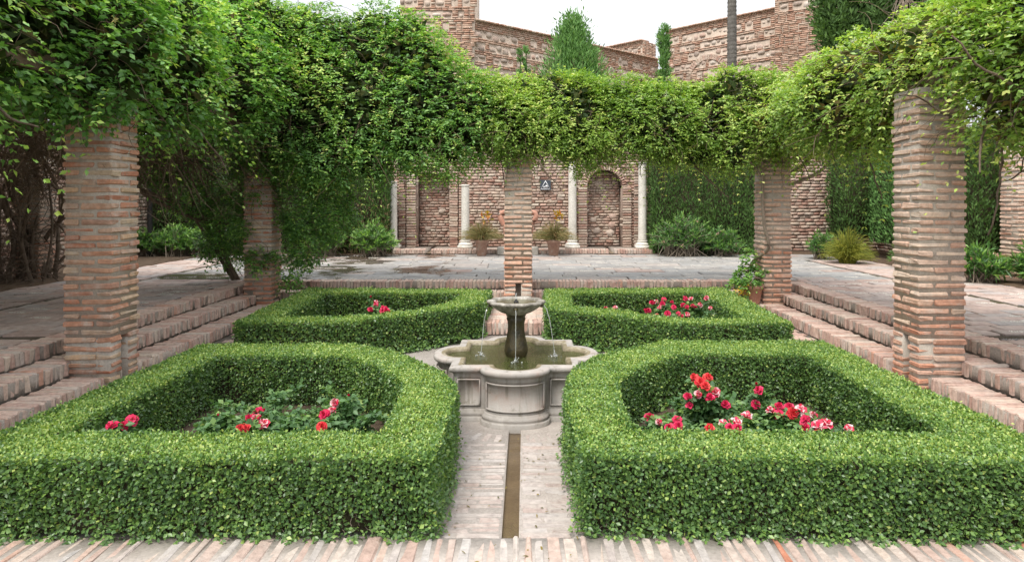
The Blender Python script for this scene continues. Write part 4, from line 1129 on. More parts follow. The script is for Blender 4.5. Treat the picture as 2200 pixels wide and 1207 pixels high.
def hedge(label, outer, inner, dens, leaf, rag=0.4, simple=False):
    outer, inner = np.array(outer, float), np.array(inner, float)
    c = outer.mean(0)
    hg = thing('box_hedge', label, 'hedge', (c[0], c[1], 0), 'clipped box hedges round the rose beds')
    # woody inside
    o2, i2 = shrink(outer, 0.06), shrink(inner, -0.06)
    def wall(poly, V, Q):
        b = len(V)
        for (x, y) in poly: V.append((x, y, 0.03)); V.append((x, y, HH - 0.055))
        n = len(poly)
        for k in range(n):
            a, d = b + 2 * k, b + 2 * ((k + 1) % n); Q.append((a, d, d + 1, a + 1))
    V, Q = [], []
    wall(o2, V, Q); wall(i2, V, Q)
    bm = bmesh.new()
    vo = [bm.verts.new((x, y, HH - 0.055)) for x, y in o2]; vi = [bm.verts.new((x, y, HH - 0.055)) for x, y in i2]
    es = [bm.edges.new((vo[k], vo[(k + 1) % len(vo)])) for k in range(len(vo))] + [bm.edges.new((vi[k], vi[(k + 1) % len(vi)])) for k in range(len(vi))]
    bmesh.ops.triangle_fill(bm, edges=es, use_beauty=True)
    wobj('top_branches', bm_mesh('top_branches', bm, M['hedge_wood']), hg)
    wobj('branches', mesh_np('branches', V, Q, None, M['hedge_wood']), hg)
    # leaves: top, outer faces, inner faces
    lo, hi = outer.min(0), outer.max(0)
    a_top = abs(0.5 * np.sum(outer[:, 0] * np.roll(outer, -1, 0)[:, 1] - np.roll(outer, -1, 0)[:, 0] * outer[:, 1])) - abs(0.5 * np.sum(inner[:, 0] * np.roll(inner, -1, 0)[:, 1] - np.roll(inner, -1, 0)[:, 0] * inner[:, 1]))
    nt = int(a_top * dens * 1.35); bb = (hi - lo)
    X = rng.uniform(lo[0], hi[0], nt * 4); Y = rng.uniform(lo[1], hi[1], nt * 4)
    ok = inside(outer, X, Y) & ~inside(inner, X, Y); X, Y = X[ok][:nt], Y[ok][:nt]
    Pt = np.stack([X, Y, np.full(len(X), HH)], 1); Nt = np.tile([0, 0, 1.0], (len(X), 1))
    def per(poly): return np.linalg.norm(np.roll(poly, -1, 0) - poly, axis=1).sum()
    parts = [(Pt, Nt, np.zeros(len(Pt)))]
    for poly, sg in ((outer, 1), (inner, -1)):
        n = int(per(poly) * HH * dens * (1.0 if sg > 0 else 0.85))
        p, nn = edge_samples(poly, n, sg)
        z = rng.random(n) ** 0.85 * HH
        parts.append((np.concatenate([p, z[:, None]], 1), np.concatenate([nn, np.zeros((n, 1))], 1), np.ones(n)))
    P = np.concatenate([a for a, _, _ in parts]); Nv = np.concatenate([b for _, b, _ in parts]); sidev = np.concatenate([c_ for _, _, c_ in parts])
    n = len(P)
    off = -np.abs(rng.normal(0, 0.022, n)) + 0.012 * wob(P, 3.0, 1.0) + 0.010 * wob(P, 9.0, 2.0)
    stray = rng.random(n) < 0.035
    off = np.where(stray, off + rng.uniform(0.01, 0.035, n), off)
    # rounded upper edge, ragged foot
    P = P + Nv * off[:, None]
    near_top = np.clip((P[:, 2] - (HH - 0.05)) / 0.05, 0, 1) * sidev
    P -= Nv * (near_top ** 2 * 0.013)[:, None]
    foot = sidev * np.clip((0.10 - P[:, 2]) / 0.10, 0, 1)
    P += Nv * (foot * rng.uniform(-0.05, 0.045, n) * rag / 0.4)[:, None]
    keep = rng.random(n) > foot * 0.45
    thin = sidev * np.clip(-wob(P, 2.6, 5.0) - 0.35, 0, 1) * np.clip((0.30 - P[:, 2]) / 0.2, 0, 1)
    keep &= rng.random(n) > thin * 2.0
    P, Nv, sidev = P[keep], Nv[keep], sidev[keep]; n = len(P)
    A = unit(rand_unit(n) * 0.9 + Nv * 0.55 + np.array([0, 0, 0.35]))
    F = unit(Nv * 0.75 + rand_unit(n) * 0.75 + np.array([0, 0, 0.45]))
    tint = np.clip(rng.normal(0.36, 0.2, n) + 0.12 * wob(P, 4.0, 3.0) + np.where(rng.random(n) < 0.12, 0.40, 0) + (1 - sidev) * 0.30 - sidev * 0.05, 0, 1)  # tops raised, sides lowered: skylight painted into the tint besides new growth
    tint = np.where(rng.random(n) < 0.0015, 1.0, tint)
    L = leaf * rng.uniform(0.65, 1.35, n) * (0.80 + 0.24 * sidev)
    Wd = L * rng.uniform(0.58, 0.78, n)
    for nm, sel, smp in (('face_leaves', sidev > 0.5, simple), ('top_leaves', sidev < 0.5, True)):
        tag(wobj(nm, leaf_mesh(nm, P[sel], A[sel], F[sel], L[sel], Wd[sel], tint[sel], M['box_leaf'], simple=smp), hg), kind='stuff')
    # bare twigs showing low down
    m = 420
    p, nn = edge_samples(outer, m, 1)
    z = rng.random(m) * 0.16
    b0 = np.concatenate([p - nn * 0.05, z[:, None]], 1)
    dirs = unit(np.concatenate([nn * 0.6, np.zeros((m, 1))], 1) + rand_unit(m) * 0.8)
    t = np.linspace(0, 1, 4)[None, :, None]
    Pp = b0[:, None] + dirs[:, None] * t * rng.uniform(0.05, 0.10, (m, 1, 1)) + rng.normal(0, 0.004, (m, 4, 3))
    tag(wobj('twigs', tubes('twigs', Pp, np.full(m, 0.0022), np.full(m, 0.0012), 3, M['pale_bark']), hg), kind='stuff')
    # soil of the rose bed inside
    wobj('bed_soil', mesh_np('bed_soil', [(x, y, 0.012) for x, y in i2] + [(i2[:, 0].mean(), i2[:, 1].mean(), 0.05)], None, [(k, (k + 1) % len(i2), len(i2)) for k in range(len(i2))], M['bed_soil']), hg)
    if rag > 0.3:
        m = 420; p, nn = edge_samples(outer, m, 1)
        Pb = np.concatenate([p - nn * 0.02, rng.uniform(0.02, 0.13, (m, 1))], 1); Nb = np.concatenate([nn, np.full((m, 1), -0.1)], 1)
        a = sprig_leaves(Pb, Nb, 6, 0.055, leaf * 1.25, 0.66, 0.6, 1.0, 0.45, 0.0)
        a[0][:, 2] = np.maximum(a[0][:, 2], 0.035)
        tag(wobj('foot_sprigs', leaf_mesh('foot_sprigs', *a[:3], a[3], a[4], rng.normal(0.42, 0.2, len(a[0])), M['box_leaf'], simple=True), hg), kind='stuff')
    return hg
cx = CAMX
FLo = [(-3.02 + 0.0, 3.47), (-0.40, 3.50), (-0.40, 4.55), (-0.42, 4.92), (-0.60, 5.32), (-0.95, 5.80), (-1.22, 6.10), (-1.52, 6.27), (-2.96, 6.27)]
FLi = [(-2.62, 3.88), (-0.76, 3.90), (-0.78, 4.7), (-0.84, 4.98), (-1.10, 5.38), (-1.50, 5.78), (-2.60, 5.78)]
FRo = [(0.39, 3.52), (2.96, 3.42), (2.94, 6.40), (1.48, 6.42), (1.04, 6.14), (0.70, 5.78), (0.46, 5.38), (0.38, 4.90), (0.36, 4.4)]
FRi = [(0.72, 3.93), (2.52, 3.88), (2.54, 5.82), (1.42, 5.82), (1.10, 5.50), (0.80, 5.05), (0.74, 4.6)]
BLo = [(-3.14, 7.36), (-2.02, 7.36), (-1.55, 7.64), (-1.14, 8.0), (-0.72, 8.38), (-0.47, 8.8), (-0.42, 10.05), (-3.24, 10.25)]
BLi = [(-2.76, 7.72), (-2.15, 7.72), (-1.72, 7.90), (-1.26, 8.22), (-0.95, 8.7), (-0.80, 9.66), (-2.82, 9.66)]
BRo = [(0.34, 8.25), (0.66, 8.02), (1.06, 7.86), (1.46, 7.52), (1.72, 7.24), (3.0, 7.28), (3.14, 10.28), (0.38, 10.16)]
BRi = [(0.70, 8.5), (1.2, 8.22), (1.46, 7.88), (1.9, 7.62), (2.58, 7.62), (2.64, 9.68), (0.72, 9.66)]
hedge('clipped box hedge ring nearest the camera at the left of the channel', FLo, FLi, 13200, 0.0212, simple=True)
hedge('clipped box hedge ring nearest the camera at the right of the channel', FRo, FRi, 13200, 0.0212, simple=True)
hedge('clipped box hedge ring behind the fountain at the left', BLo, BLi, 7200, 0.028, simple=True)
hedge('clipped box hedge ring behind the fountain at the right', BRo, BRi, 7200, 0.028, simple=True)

# ------------------------------------------------------------------ climbers: masses of sprigs on a cluster of ellipsoids
def surf(E, n, inner=0.82, noise_amp=0.16, s=0.0):
    """points with outward normals on the outside of a union of ellipsoids (x,y,z,rx,ry,rz)"""
    E = np.asarray(E, float); a = (E[:, 3] * E[:, 4] * E[:, 5]) ** (2 / 3); k = rng.choice(len(E), n * 3, p=a / a.sum())
    u = rand_unit(n * 3)
    P = E[k, :3] + E[k, 3:] * u
    P = P + u * (noise_amp * wob(P, 1.6, s) + 0.5 * noise_amp * wob(P, 4.5, s + 3))[:, None]
    Nn = unit(u / E[k, 3:])
    ok = np.ones(len(P), bool)
    for e in E:
        q = np.linalg.norm((P - e[:3]) / e[3:], axis=1); ok &= ~(q < inner)
    P, Nn = P[ok][:n], Nn[ok][:n]
    return P, Nn
def volume_pts(E, n):
    E = np.asarray(E, float); v = E[:, 3] * E[:, 4] * E[:, 5]; k = rng.choice(len(E), n, p=v / v.sum())
    return E[k, :3] + E[k, 3:] * rand_unit(n) * (rng.random(n) ** (1 / 3))[:, None] * 0.80
def walk(P0, n, seg, steps, pull=(0, 0, 0), wander=0.6):
    D = rand_unit(n); P = [P0]
    for _ in range(steps):
        D = unit(D + rand_unit(n) * wander + np.array(pull)); P.append(P[-1] + D * seg)
    return np.stack(P, 1)
def climber(name, label, E, n_sprig, nl, length, L, ratio, mat, inner_leaves=4000, twigs=500, flowers=None, bias=0.0, long_shoots=60, droop=0.5, s=0.0, dry=0.5, simple=True):
    E = np.asarray(E, float)
    c = E[:, :3].mean(0)
    cl = thing(name, label, 'climber', (c[0], c[1], E[:, 2].min() - 0.5), 'climbing plants on the pergola')
    P, Nn = surf(E, n_sprig, s=s)
    dense = np.clip(0.80 + 0.75 * wob(P, 2.4, s + 11) + 0.35 * wob(P, 6.5, s + 5), 0.32, 1.0)
    kp = rng.random(len(P)) < dense; P, Nn = P[kp], Nn[kp]
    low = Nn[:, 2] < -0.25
    P = P + Nn * rng.uniform(-0.14, 0.05, len(P))[:, None]
    a = sprig_leaves(P, Nn, nl, length, L, ratio, droop)
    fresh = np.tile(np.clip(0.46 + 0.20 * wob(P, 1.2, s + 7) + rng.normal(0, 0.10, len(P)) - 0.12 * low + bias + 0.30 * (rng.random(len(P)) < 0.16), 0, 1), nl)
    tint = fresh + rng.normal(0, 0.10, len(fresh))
    lp, ln_ = surf(E, int(long_shoots * 2.4), s=s + 1)
    b = sprig_leaves(lp, ln_, 16, length * 2.9, L * 0.85, ratio, 0.9, 1.0, 0.5, 0.55)
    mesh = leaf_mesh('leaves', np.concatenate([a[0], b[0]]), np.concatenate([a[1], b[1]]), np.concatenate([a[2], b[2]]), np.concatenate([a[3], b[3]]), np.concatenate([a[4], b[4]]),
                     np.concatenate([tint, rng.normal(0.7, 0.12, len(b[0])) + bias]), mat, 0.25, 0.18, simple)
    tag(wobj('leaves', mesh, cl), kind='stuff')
    # older, dull leaves within
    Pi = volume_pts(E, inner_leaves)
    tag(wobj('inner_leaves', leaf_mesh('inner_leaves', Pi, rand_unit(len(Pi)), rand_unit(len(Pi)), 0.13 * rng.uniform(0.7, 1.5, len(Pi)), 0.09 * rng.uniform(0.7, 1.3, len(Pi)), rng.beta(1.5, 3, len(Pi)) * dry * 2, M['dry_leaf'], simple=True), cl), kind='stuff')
    # tangle of bare stems below
    Pw = volume_pts(E, twigs); Pw[:, 2] -= rng.random(twigs) * 0.25 * np.median(E[:, 5])
    W = walk(Pw, twigs, 0.10, 8, (0, 0, -0.10), 0.45)
    tag(wobj('stems', tubes('stems', W, rng.uniform(0.003, 0.008, twigs), np.full(twigs, 0.002), 3, M['twig']), cl), kind='stuff')
    nb = 14; Pb = volume_pts(E, nb * 6); Pb = Pb[np.argsort(Pb[:, 2])[:nb]]
    tag(wobj('main_stems', tubes('main_stems', walk(Pb, nb, 0.09, 10, (0, 0, -0.01), 0.3), rng.uniform(0.010, 0.020, nb), np.full(nb, 0.006), 6, M['bark']), cl), kind='stuff')
    if flowers:
        fm, fn, fl = flowers
        fp, fnm = surf(E, fn * 3, s=s)
        up = np.argsort(-(fnm[:, 2] + 0.5 * wob(fp, 1.5, s + 9) + rng.random(len(fp))))[:fn]
        fp, fnm = fp[up] + fnm[up] * 0.06, fnm[up]
        k = 9
        Pf = np.repeat(fp, k, 0) + rng.normal(0, 0.012, (len(fp) * k, 3)); Nf = np.repeat(fnm, k, 0)
        tag(wobj('blossoms', leaf_mesh('blossoms', Pf, unit(Nf + rand_unit(len(Pf)) * 1.1), rand_unit(len(Pf)), fl * rng.uniform(0.7, 1.3, len(Pf)), fl * 0.3, rng.random(len(Pf)), fm, 0.2, 0.5), cl), kind='stuff')
    return cl

def band(pts, jit=0.12, k=1):
    out = []
    for (x, y, z, rx, ry, rz) in pts:
        for _ in range(k): out.append((x + rng.normal(0, jit), y + rng.normal(0, jit), z + rng.normal(0, jit * 0.6), rx * rng.uniform(0.85, 1.15), ry * rng.uniform(0.85, 1.15), rz * rng.uniform(0.85, 1.15)))
    return out
# left: honeysuckle along the left beam and over the walk behind it
E1 = band([(-4.05, y, 3.08 + 0.05 * (y - 3.5), 0.48, 0.55, 0.62) for y in np.arange(3.2, 9.6, 0.42)], 0.10)
E1 += band([(-4.35, y, 3.75 + 0.05 * (y - 3.5), 0.6, 0.6, 0.5) for y in np.arange(3.4, 9.8, 0.55)], 0.12)
E1 += [(-4.0, 5.95, 2.86, 0.34, 0.26, 0.22), (-4.25, 6.1, 2.82, 0.3, 0.2, 0.2), (-3.8, 6.2, 2.86, 0.22, 0.3, 0.2)]
climber('honeysuckle', 'large leaved honeysuckle with cream flowers over the left front pillar', E1, 11000, 6, 0.15, 0.066, 0.58, M['honey_leaf'], 14000, 800, (M['cream_petal'], 230, 0.028), s=1.0, bias=0.12, long_shoots=110)
E1b = band([(x, y, 3.45, 0.75, 0.75, 0.36) for x in np.arange(-9.2, -4.8, 0.95) for y in np.arange(3.6, 11.5, 1.05)], 0.15)
climber('vine_canopy', 'dense green vine canopy roofing the shaded left walk', E1b, 6500, 5, 0.16, 0.095, 0.62, M['honey_leaf'], 16000, 900, None, s=2.0, long_shoots=10)
# far left corner: tall jasmine thicket
E2 = band([(-4.3, 9.6, 3.4, 0.7, 0.7, 0.85), (-3.9, 10.3, 3.3, 0.75, 0.7, 0.95), (-3.2, 10.6, 3.25, 0.7, 0.65, 0.95), (-2.5, 10.7, 3.15, 0.7, 0.6, 0.95), (-1.8, 10.7, 3.15, 0.65, 0.6, 0.9), (-1.2, 10.75, 3.12, 0.55, 0.55, 0.8), (-0.75, 10.75, 3.05, 0.4, 0.5, 0.62),
           (-4.4, 10.4, 4.4, 0.9, 0.8, 0.75), (-3.6, 10.9, 4.35, 0.85, 0.75, 0.75), (-2.8, 11.0, 4.15, 0.8, 0.7, 0.7), (-2.1, 11.0, 3.9, 0.7, 0.65, 0.7), (-1.45, 10.95, 3.75, 0.6, 0.6, 0.6),
           (-5.2, 10.6, 4.3, 0.9, 0.8, 0.9), (-2.35, 11.3, 4.55, 0.55, 0.5, 0.45), (-1.75, 11.2, 4.35, 0.45, 0.45, 0.45), (-3.1, 10.55, 2.75, 0.6, 0.45, 0.5), (-2.4, 10.6, 2.6, 0.45, 0.4, 0.4)], 0.07)
climber('jasmine', 'tall feathery jasmine thicket bulging over the far left corner', E2, 16500, 7, 0.15, 0.054, 0.48, M['jasmine_leaf'], 22000, 800, (M['cream_petal'], 420, 0.022), s=3.0, bias=0.14, long_shoots=130)
# far side
E3 = band([(x, 10.8, 3.02 + 0.06 * math.sin(x * 2.1), 0.50, 0.52, 0.60) for x in np.arange(-0.35, 4.2, 0.42)], 0.07)
E3 += band([(x, 11.0, 3.42 + 0.05 * math.sin(x * 1.7 + 1), 0.45, 0.5, 0.36) for x in np.arange(-0.5, 4.4, 0.5)], 0.07)
E3 += band([(2.8, 10.7, 2.60, 0.45, 0.35, 0.26), (3.3, 10.65, 2.55, 0.35, 0.3, 0.24), (1.1, 10.7, 2.72, 0.4, 0.35, 0.25), (2.2, 10.7, 2.66, 0.4, 0.35, 0.25)], 0.05)
climber('jasmine', 'level band of bright green jasmine spanning the far pillars', E3, 15500, 7, 0.13, 0.048, 0.48, M['bright_leaf'], 14000, 700, (M['white_petal'], 150, 0.020), s=4.0, bias=0.17, long_shoots=90)
# right
E4 = band([(4.05, y, 3.24 if 5.7 < y < 7.1 else 3.08, 0.42, 0.5, 0.36 if 5.7 < y < 7.1 else 0.42) for y in np.arange(4.2, 10.6, 0.42)], 0.08)
E4 += band([(4.25, y, 3.36, 0.5, 0.5, 0.34) for y in np.arange(4.0, 10.6, 0.5)], 0.09)
E4 += band([(4.35, y, 2.85, 0.4, 0.4, 0.42) for y in np.arange(7.3, 10.4, 0.5)], 0.08)
E4 += band([(4.12, 5.45, 2.62, 0.36, 0.36, 0.40), (4.05, 5.05, 2.75, 0.36, 0.4, 0.42), (4.3, 5.7, 2.6, 0.34, 0.3, 0.36), (4.4, 5.1, 2.95, 0.4, 0.4, 0.45), (4.0, 4.7, 2.9, 0.36, 0.36, 0.4), (4.75, 5.9, 2.75, 0.4, 0.35, 0.4), (5.3, 6.2, 2.95, 0.5, 0.45, 0.35), (5.8, 6.6, 3.05, 0.5, 0.5, 0.35)], 0.03)
climber('jasmine', 'yellow green jasmine with white flowers over the right front pillar', E4, 13500, 6, 0.15, 0.053, 0.5, M['bright_leaf'], 12000, 700, (M['white_petal'], 260, 0.022), s=5.0, bias=0.18, long_shoots=110, dry=0.9)

# bare trunks of the climbers
def trunk(name, label, paths, group=None, mat='bark', cat='climber trunk', foliage=None):
    P0 = np.array(paths[0][0][0])
    t = thing(name, label, cat, P0, group)
    for pts, r0, r1 in paths:
        pts = np.array(pts, float); k = len(pts)
        tt = np.linspace(0, k - 1, (k - 1) * 5 + 1); i = np.minimum(tt.astype(int), k - 2); f = (tt - i)[:, None]
        pm = pts[np.maximum(i - 1, 0)]; pa = pts[i]; pb = pts[i + 1]; pn = pts[np.minimum(i + 2, k - 1)]
        C = 0.5 * ((2 * pa) + (pb - pm) * f + (2 * pm - 5 * pa + 4 * pb - pn) * f ** 2 + (3 * pa - pm - 3 * pb + pn) * f ** 3)
        C += 0.35 * r0 * np.stack([wob(C, 6, 1), wob(C, 6, 2), wob(C, 6, 3)], 1)
        wobj('stem', tubes('stem', C[None], [r0], [r1], 8, M[mat]), t)
    if foliage is not None:
        E, n, nl, L, m = foliage
        P, Nn = surf(E, n)
        a = sprig_leaves(P - Nn * rng.uniform(0, 0.15, len(P))[:, None], Nn, nl, 0.11, L, 0.55)
        tag(wobj('leaves', leaf_mesh('leaves', *a[:3], a[3], a[4], rng.normal(0.42, 0.2, len(a[0])), M[m], simple=True), t), kind='stuff')
        Pw = volume_pts(E, 460); W = walk(Pw, 460, 0.09, 8, (0, 0, 0.02), 0.35)
        tag(wobj('twigs', tubes('twigs', W, rng.uniform(0.002, 0.006, 460), np.full(460, 0.0015), 3, M['twig']), t), kind='stuff')
    return t
fan = []
b0 = np.array([-4.95, 11.55, T])
for k in range(9):
    a = rng.uniform(-0.5, 0.9); e = b0 + np.array([-rng.uniform(0.1, 1.6), -rng.uniform(0.2, 1.2), rng.uniform(1.9, 2.7)])
    m1 = b0 + (e - b0) * 0.35 + np.array([-0.12 - 0.1 * a, 0, 0.15]); m2 = b0 + (e - b0) * 0.7 + rng.normal(0, 0.12, 3)
    fan.append(([b0 + rng.normal(0, 0.05, 3) * np.array([1, 1, 0]), m1, m2, e], rng.uniform(0.016, 0.034), 0.010))
fan.append(([(-4.9, 11.5, T + 0.9), (-5.7, 10.9, T + 1.35), (-6.4, 10.2, 2.2), (-7.2, 9.6, 2.6), (-7.8, 9.0, 3.0)], 0.04, 0.02))
fan.append(([(-5.3, 11.2, T + 1.0), (-6.0, 10.6, 1.9), (-6.2, 10.2, 2.4), (-6.6, 9.9, 3.1)], 0.032, 0.02))
trunk('climbing_rose', 'many stemmed climbing shrub leaning on the left back pillar', fan, None, 'bark', 'climber',
      ([(-4.75, 11.15, 1.5, 0.42, 0.35, 0.55), (-5.05, 11.3, 1.0, 0.34, 0.3, 0.35), (-4.5, 10.9, 2.1, 0.4, 0.4, 0.45), (-4.3, 10.42, 1.5, 0.30, 0.16, 0.26), (-4.15, 10.42, 2.2, 0.40, 0.18, 0.42), (-4.05, 10.45, 0.90, 0.26, 0.14, 0.18), (-3.95, 10.45, 1.72, 0.2, 0.12, 0.2),
        (-3.55, 10.72, 1.75, 0.40, 0.28, 0.5), (-3.05, 10.8, 2.05, 0.5, 0.3, 0.42), (-2.6, 10.85, 2.3, 0.5, 0.3, 0.32), (-3.45, 10.75, 1.15, 0.26, 0.22, 0.36), (-3.68, 10.66, 0.66, 0.13, 0.12, 0.24), (-5.4, 11.1, 2.1, 0.45, 0.4, 0.45), (-5.9, 10.9, 2.5, 0.5, 0.5, 0.4), (-3.1, 10.9, 1.55, 0.35, 0.25, 0.3), (-4.95, 11.5, 0.5, 0.2, 0.12, 0.06)], 7500, 6, 0.05, 'jasmine_leaf'))
old = []
for k in range(22):
    x, y = -8.55 + rng.uniform(-0.65, 0.6), 11.5 + rng.uniform(-0.55, 0.3)
    e = np.array([x + rng.uniform(-0.5, 1.2), y - rng.uniform(-0.2, 1.6), 3.1])
    old.append(([(x, y, T), (x + rng.normal(0, 0.18), y + rng.normal(0, 0.15), 1.1), (x + rng.normal(0, 0.25), y + rng.normal(0, 0.2), 1.9), (0.5 * x + 0.5 * e[0], 0.5 * y + 0.5 * e[1], 2.5), e], rng.uniform(0.018, 0.06), 0.012))
ot = trunk('old_vine', 'thick tangle of old vine trunks in the shade at the far left', old, None, 'bark', 'climber trunk')
Pw = np.stack([rng.uniform(-9.3, -7.9, 420), rng.uniform(10.6, 11.8, 420), T + rng.random(420) ** 1.6 * 2.6], 1)
tag(wobj('twigs', tubes('twigs', walk(Pw, 420, 0.11, 9, (0, 0, -0.05), 0.4), rng.uniform(0.003, 0.009, 420), np.full(420, 0.002), 4, M['bark']), ot), kind='stuff')
hang = thing('hanging_stems', 'mass of bare brown hanging stems under the left canopy', 'climber', (-5.5, 8.5, 2.2))
Pw = np.stack([rng.uniform(-9.2, -4.0, 2000), rng.uniform(6.4, 11.4, 2000), rng.uniform(2.2, 3.1, 2000)], 1)
tag(wobj('stems', tubes('stems', walk(Pw, 2000, 0.18, 6, (0, 0, -0.07), 0.36), rng.uniform(0.003, 0.009, 2000), np.full(2000, 0.002), 3, M['twig']), hang), kind='stuff')
trunk('twisted_vine', 'pale twisting vine trunk climbing the right back pillar', [
    ([(3.70, 10.95, S2), (3.78, 10.9, 0.75), (3.92, 10.52, 1.05), (3.84, 10.5, 1.5), (3.83, 10.52, 2.0), (3.80, 10.5, 2.45), (3.55, 10.55, 2.62), (3.2, 10.6, 2.66)], 0.032, 0.02),
    ([(3.82, 10.5, 2.2), (3.5, 10.5, 2.5), (3.15, 10.5, 2.42), (3.0, 10.55, 2.6)], 0.02, 0.012),
    ([(4.38, 10.75, 2.25), (4.6, 10.6, 2.45), (4.75, 10.5, 2.8), (4.7, 10.4, 3.0)], 0.026, 0.016),
    ([(4.36, 10.7, 2.05), (4.8, 10.5, 2.3), (4.95, 10.4, 2.7), (5.0, 10.3, 3.0)], 0.028, 0.016),
    ([(4.45, 12.6, T), (4.75, 12.5, 0.75), (4.55, 12.2, 1.1), (4.4, 11.6, 1.5)], 0.026, 0.016)], None, 'pale_bark', 'climber trunk')

# ------------------------------------------------------------------ cypress hedges and conifers
def cypress_hedge(label, x0, x1, y0, y1, z0, z1, n, mat='cypress_leaf', brown=0.0, group='clipped cypress hedges'):
    hg = thing('cypress_hedge', label, 'hedge', ((x0 + x1) / 2, (y0 + y1) / 2, z0), group)
    boxes_obj('branches', [box(x0 + 0.09, x1 - 0.09, y0 + 0.09, y1 - 0.05, z0 + 0.05, z1 - 0.08)], M['hedge_wood'], hg)
    w, d, hgt = x1 - x0, y1 - y0, z1 - z0
    ar = np.array([w * hgt, d * hgt, d * hgt, w * d]); k = rng.choice(4, n, p=ar / ar.sum())
    u, v = rng.random(n), rng.random(n)
    P = np.stack([x0 + u * w, np.full(n, y0), z0 + v * hgt], 1); Nn = np.tile([0, -1.0, 0], (n, 1))
    for s, xx, nx in ((1, x0, -1.0), (2, x1, 1.0)):
        m = k == s; P[m] = np.stack([np.full(m.sum(), xx), y0 + u[m] * d, z0 + v[m] * hgt], 1); Nn[m] = (nx, 0, 0)
    m = k == 3; P[m] = np.stack([x0 + u[m] * w, y0 + v[m] * d, np.full(m.sum(), z1)], 1); Nn[m] = (0, 0, 1)
    Pv = P * np.array([1, 1, 0.35])
    P = P + Nn * (-np.abs(rng.normal(0, 0.05, n)) + 0.05 * wob(Pv, 3.0, x0) + 0.03 * wob(P, 7.0, x0))[:, None]
    bare = wob(Pv, 2.2, x0 + 4) - 0.9 * (P[:, 2] - z0) / hgt
    keep = rng.random(n) > np.clip(bare - 0.15, 0, 0.8) * (0.3 + 1.2 * (brown > 0))
    P, Nn = P[keep], Nn[keep]; n = len(P)
    tint = np.clip(rng.normal(0.40, 0.17, n) + 0.15 * wob(Pv[keep], 3.5, x0 + 2), 0, 0.85)
    br = brown * (rng.random(n) < np.clip(0.75 - (P[:, 2] - z0) / hgt, 0, 1))
    tint = np.where(rng.random(n) < br, 1.0, tint)
    A = unit(Nn * 0.5 + rand_unit(n) * 0.55 + np.array([0, 0, 0.95]))
    L = 0.085 * rng.uniform(0.6, 1.3, n)
    tag(wobj('foliage', leaf_mesh('foliage', P, A, unit(Nn + rand_unit(n) * 0.7), L, L * 0.36, tint, M[mat], 0.15, 0.05, True), hg), kind='stuff')
    return hg
cypress_hedge('dark clipped cypress hedge right of the arched niche', 3.32, 6.25, 16.9, 17.7, T, 2.95, 17000)
cypress_hedge('narrow dark cypress hedge beside the rubble wall behind the broom', 7.95, 8.85, 16.4, 17.4, T + 0.4, 3.1, 7000)
cypress_hedge('pale green clipped cypress hedge seen left of the right front pillar', 8.35, 9.3, 13.6, 16.0, T + 0.35, 3.1, 16000, 'light_cypress_leaf')
cypress_hedge('tall dark cypress hedge seen right of the right front pillar', 8.3, 9.3, 12.2, 13.0, T + 0.2, 3.1, 9000)
cypress_hedge('half brown cypress hedge between the jasmine and the left niche', -5.5, -3.42, 16.9, 17.6, T, 2.6, 11000, brown=0.75)
cypress_hedge('dim cypress hedge behind the low oleander row at left', -9.5, -5.6, 17.0, 17.8, T, 3.3, 14000)

def conifer(name, label, x, y, z0, z1, rad, n, mat, taper=0.9, loose=0.10, leaf=0.16, lean=0.0, group=None):
    t = thing(name, label, 'tree', (x, y, z0), group)
    wobj('trunk', tubes('trunk', np.array([[(x, y, z0), (x, y, (z0 + z1) / 2), (x + lean, y, z1 - 0.1)]]), [rad * 0.13 + 0.03], [0.012], 8, M['bark']), t)
    # boughs sweep up and out; sprays of scale leaves sit in clumps along them
    nb = max(24, n // 60); f = rng.random(nb) ** 1.15; az = rng.uniform(0, 6.283, nb)
    bl = rad * (1 - f) ** taper * rng.uniform(0.8, 1.15, nb) + 0.04
    st = np.stack([np.full(nb, x), np.full(nb, y), z0 + 0.25 + f * (z1 - z0 - 0.4)], 1)
    out = np.stack([np.cos(az), np.sin(az), np.zeros(nb)], 1)
    tipz = np.array([0, 0, 1.0]) * (bl * 0.75 + 0.06)[:, None]
    tt = np.linspace(0, 1, 5)[None, :, None]
    B = st[:, None] + out[:, None] * bl[:, None, None] * tt + tipz[:, None] * tt ** 1.6
    tag(wobj('boughs', tubes('boughs', B, np.full(nb, 0.012), np.full(nb, 0.004), 4, M['bark']), t), kind='stuff')
    k = rng.integers(0, nb, n); q = rng.beta(2.6, 1.1, n)
    P = st[k] + out[k] * (bl[k] * q)[:, None] + tipz[k] * (q ** 1.6)[:, None] + rng.normal(0, loose, (n, 3)) * (rad / 0.8)
    A = unit(out[k] * 0.55 + np.array([0, 0, 0.85]) + rand_unit(n) * 0.45)
    L = leaf * rng.uniform(0.6, 1.3, n)
    cr = rng.normal(0, 0.14, nb)
    tag(wobj('crown', leaf_mesh('crown', P, A, unit(out[k] + rand_unit(n) * 0.8), L, L * 0.30, 0.45 + cr[k] + rng.normal(0, 0.13, n), M[mat], 0.15, 0.08, True), t), kind='stuff')
    return t
conifer('conical_tree', 'bushy conical evergreen rising above the middle of the pergola', 1.55, 20.5, 3.0, 7.40, 1.55, 26000, 'light_cypress_leaf', 1.05, 0.085, 0.13)
conifer('cypress_tree', 'slim pointed cypress at the corner of the fortress walls', 5.08, 24.0, 3.0, 8.15, 0.24, 9000, 'light_cypress_leaf', 0.35, 0.16, 0.12)
conifer('cypress_tree', 'left of two tiny cypresses below the fortress wall', -0.07, 22.0, 3.0, 6.8, 0.09, 2200, 'light_cypress_leaf', 0.5, 0.30, 0.09, group='two tiny cypresses')
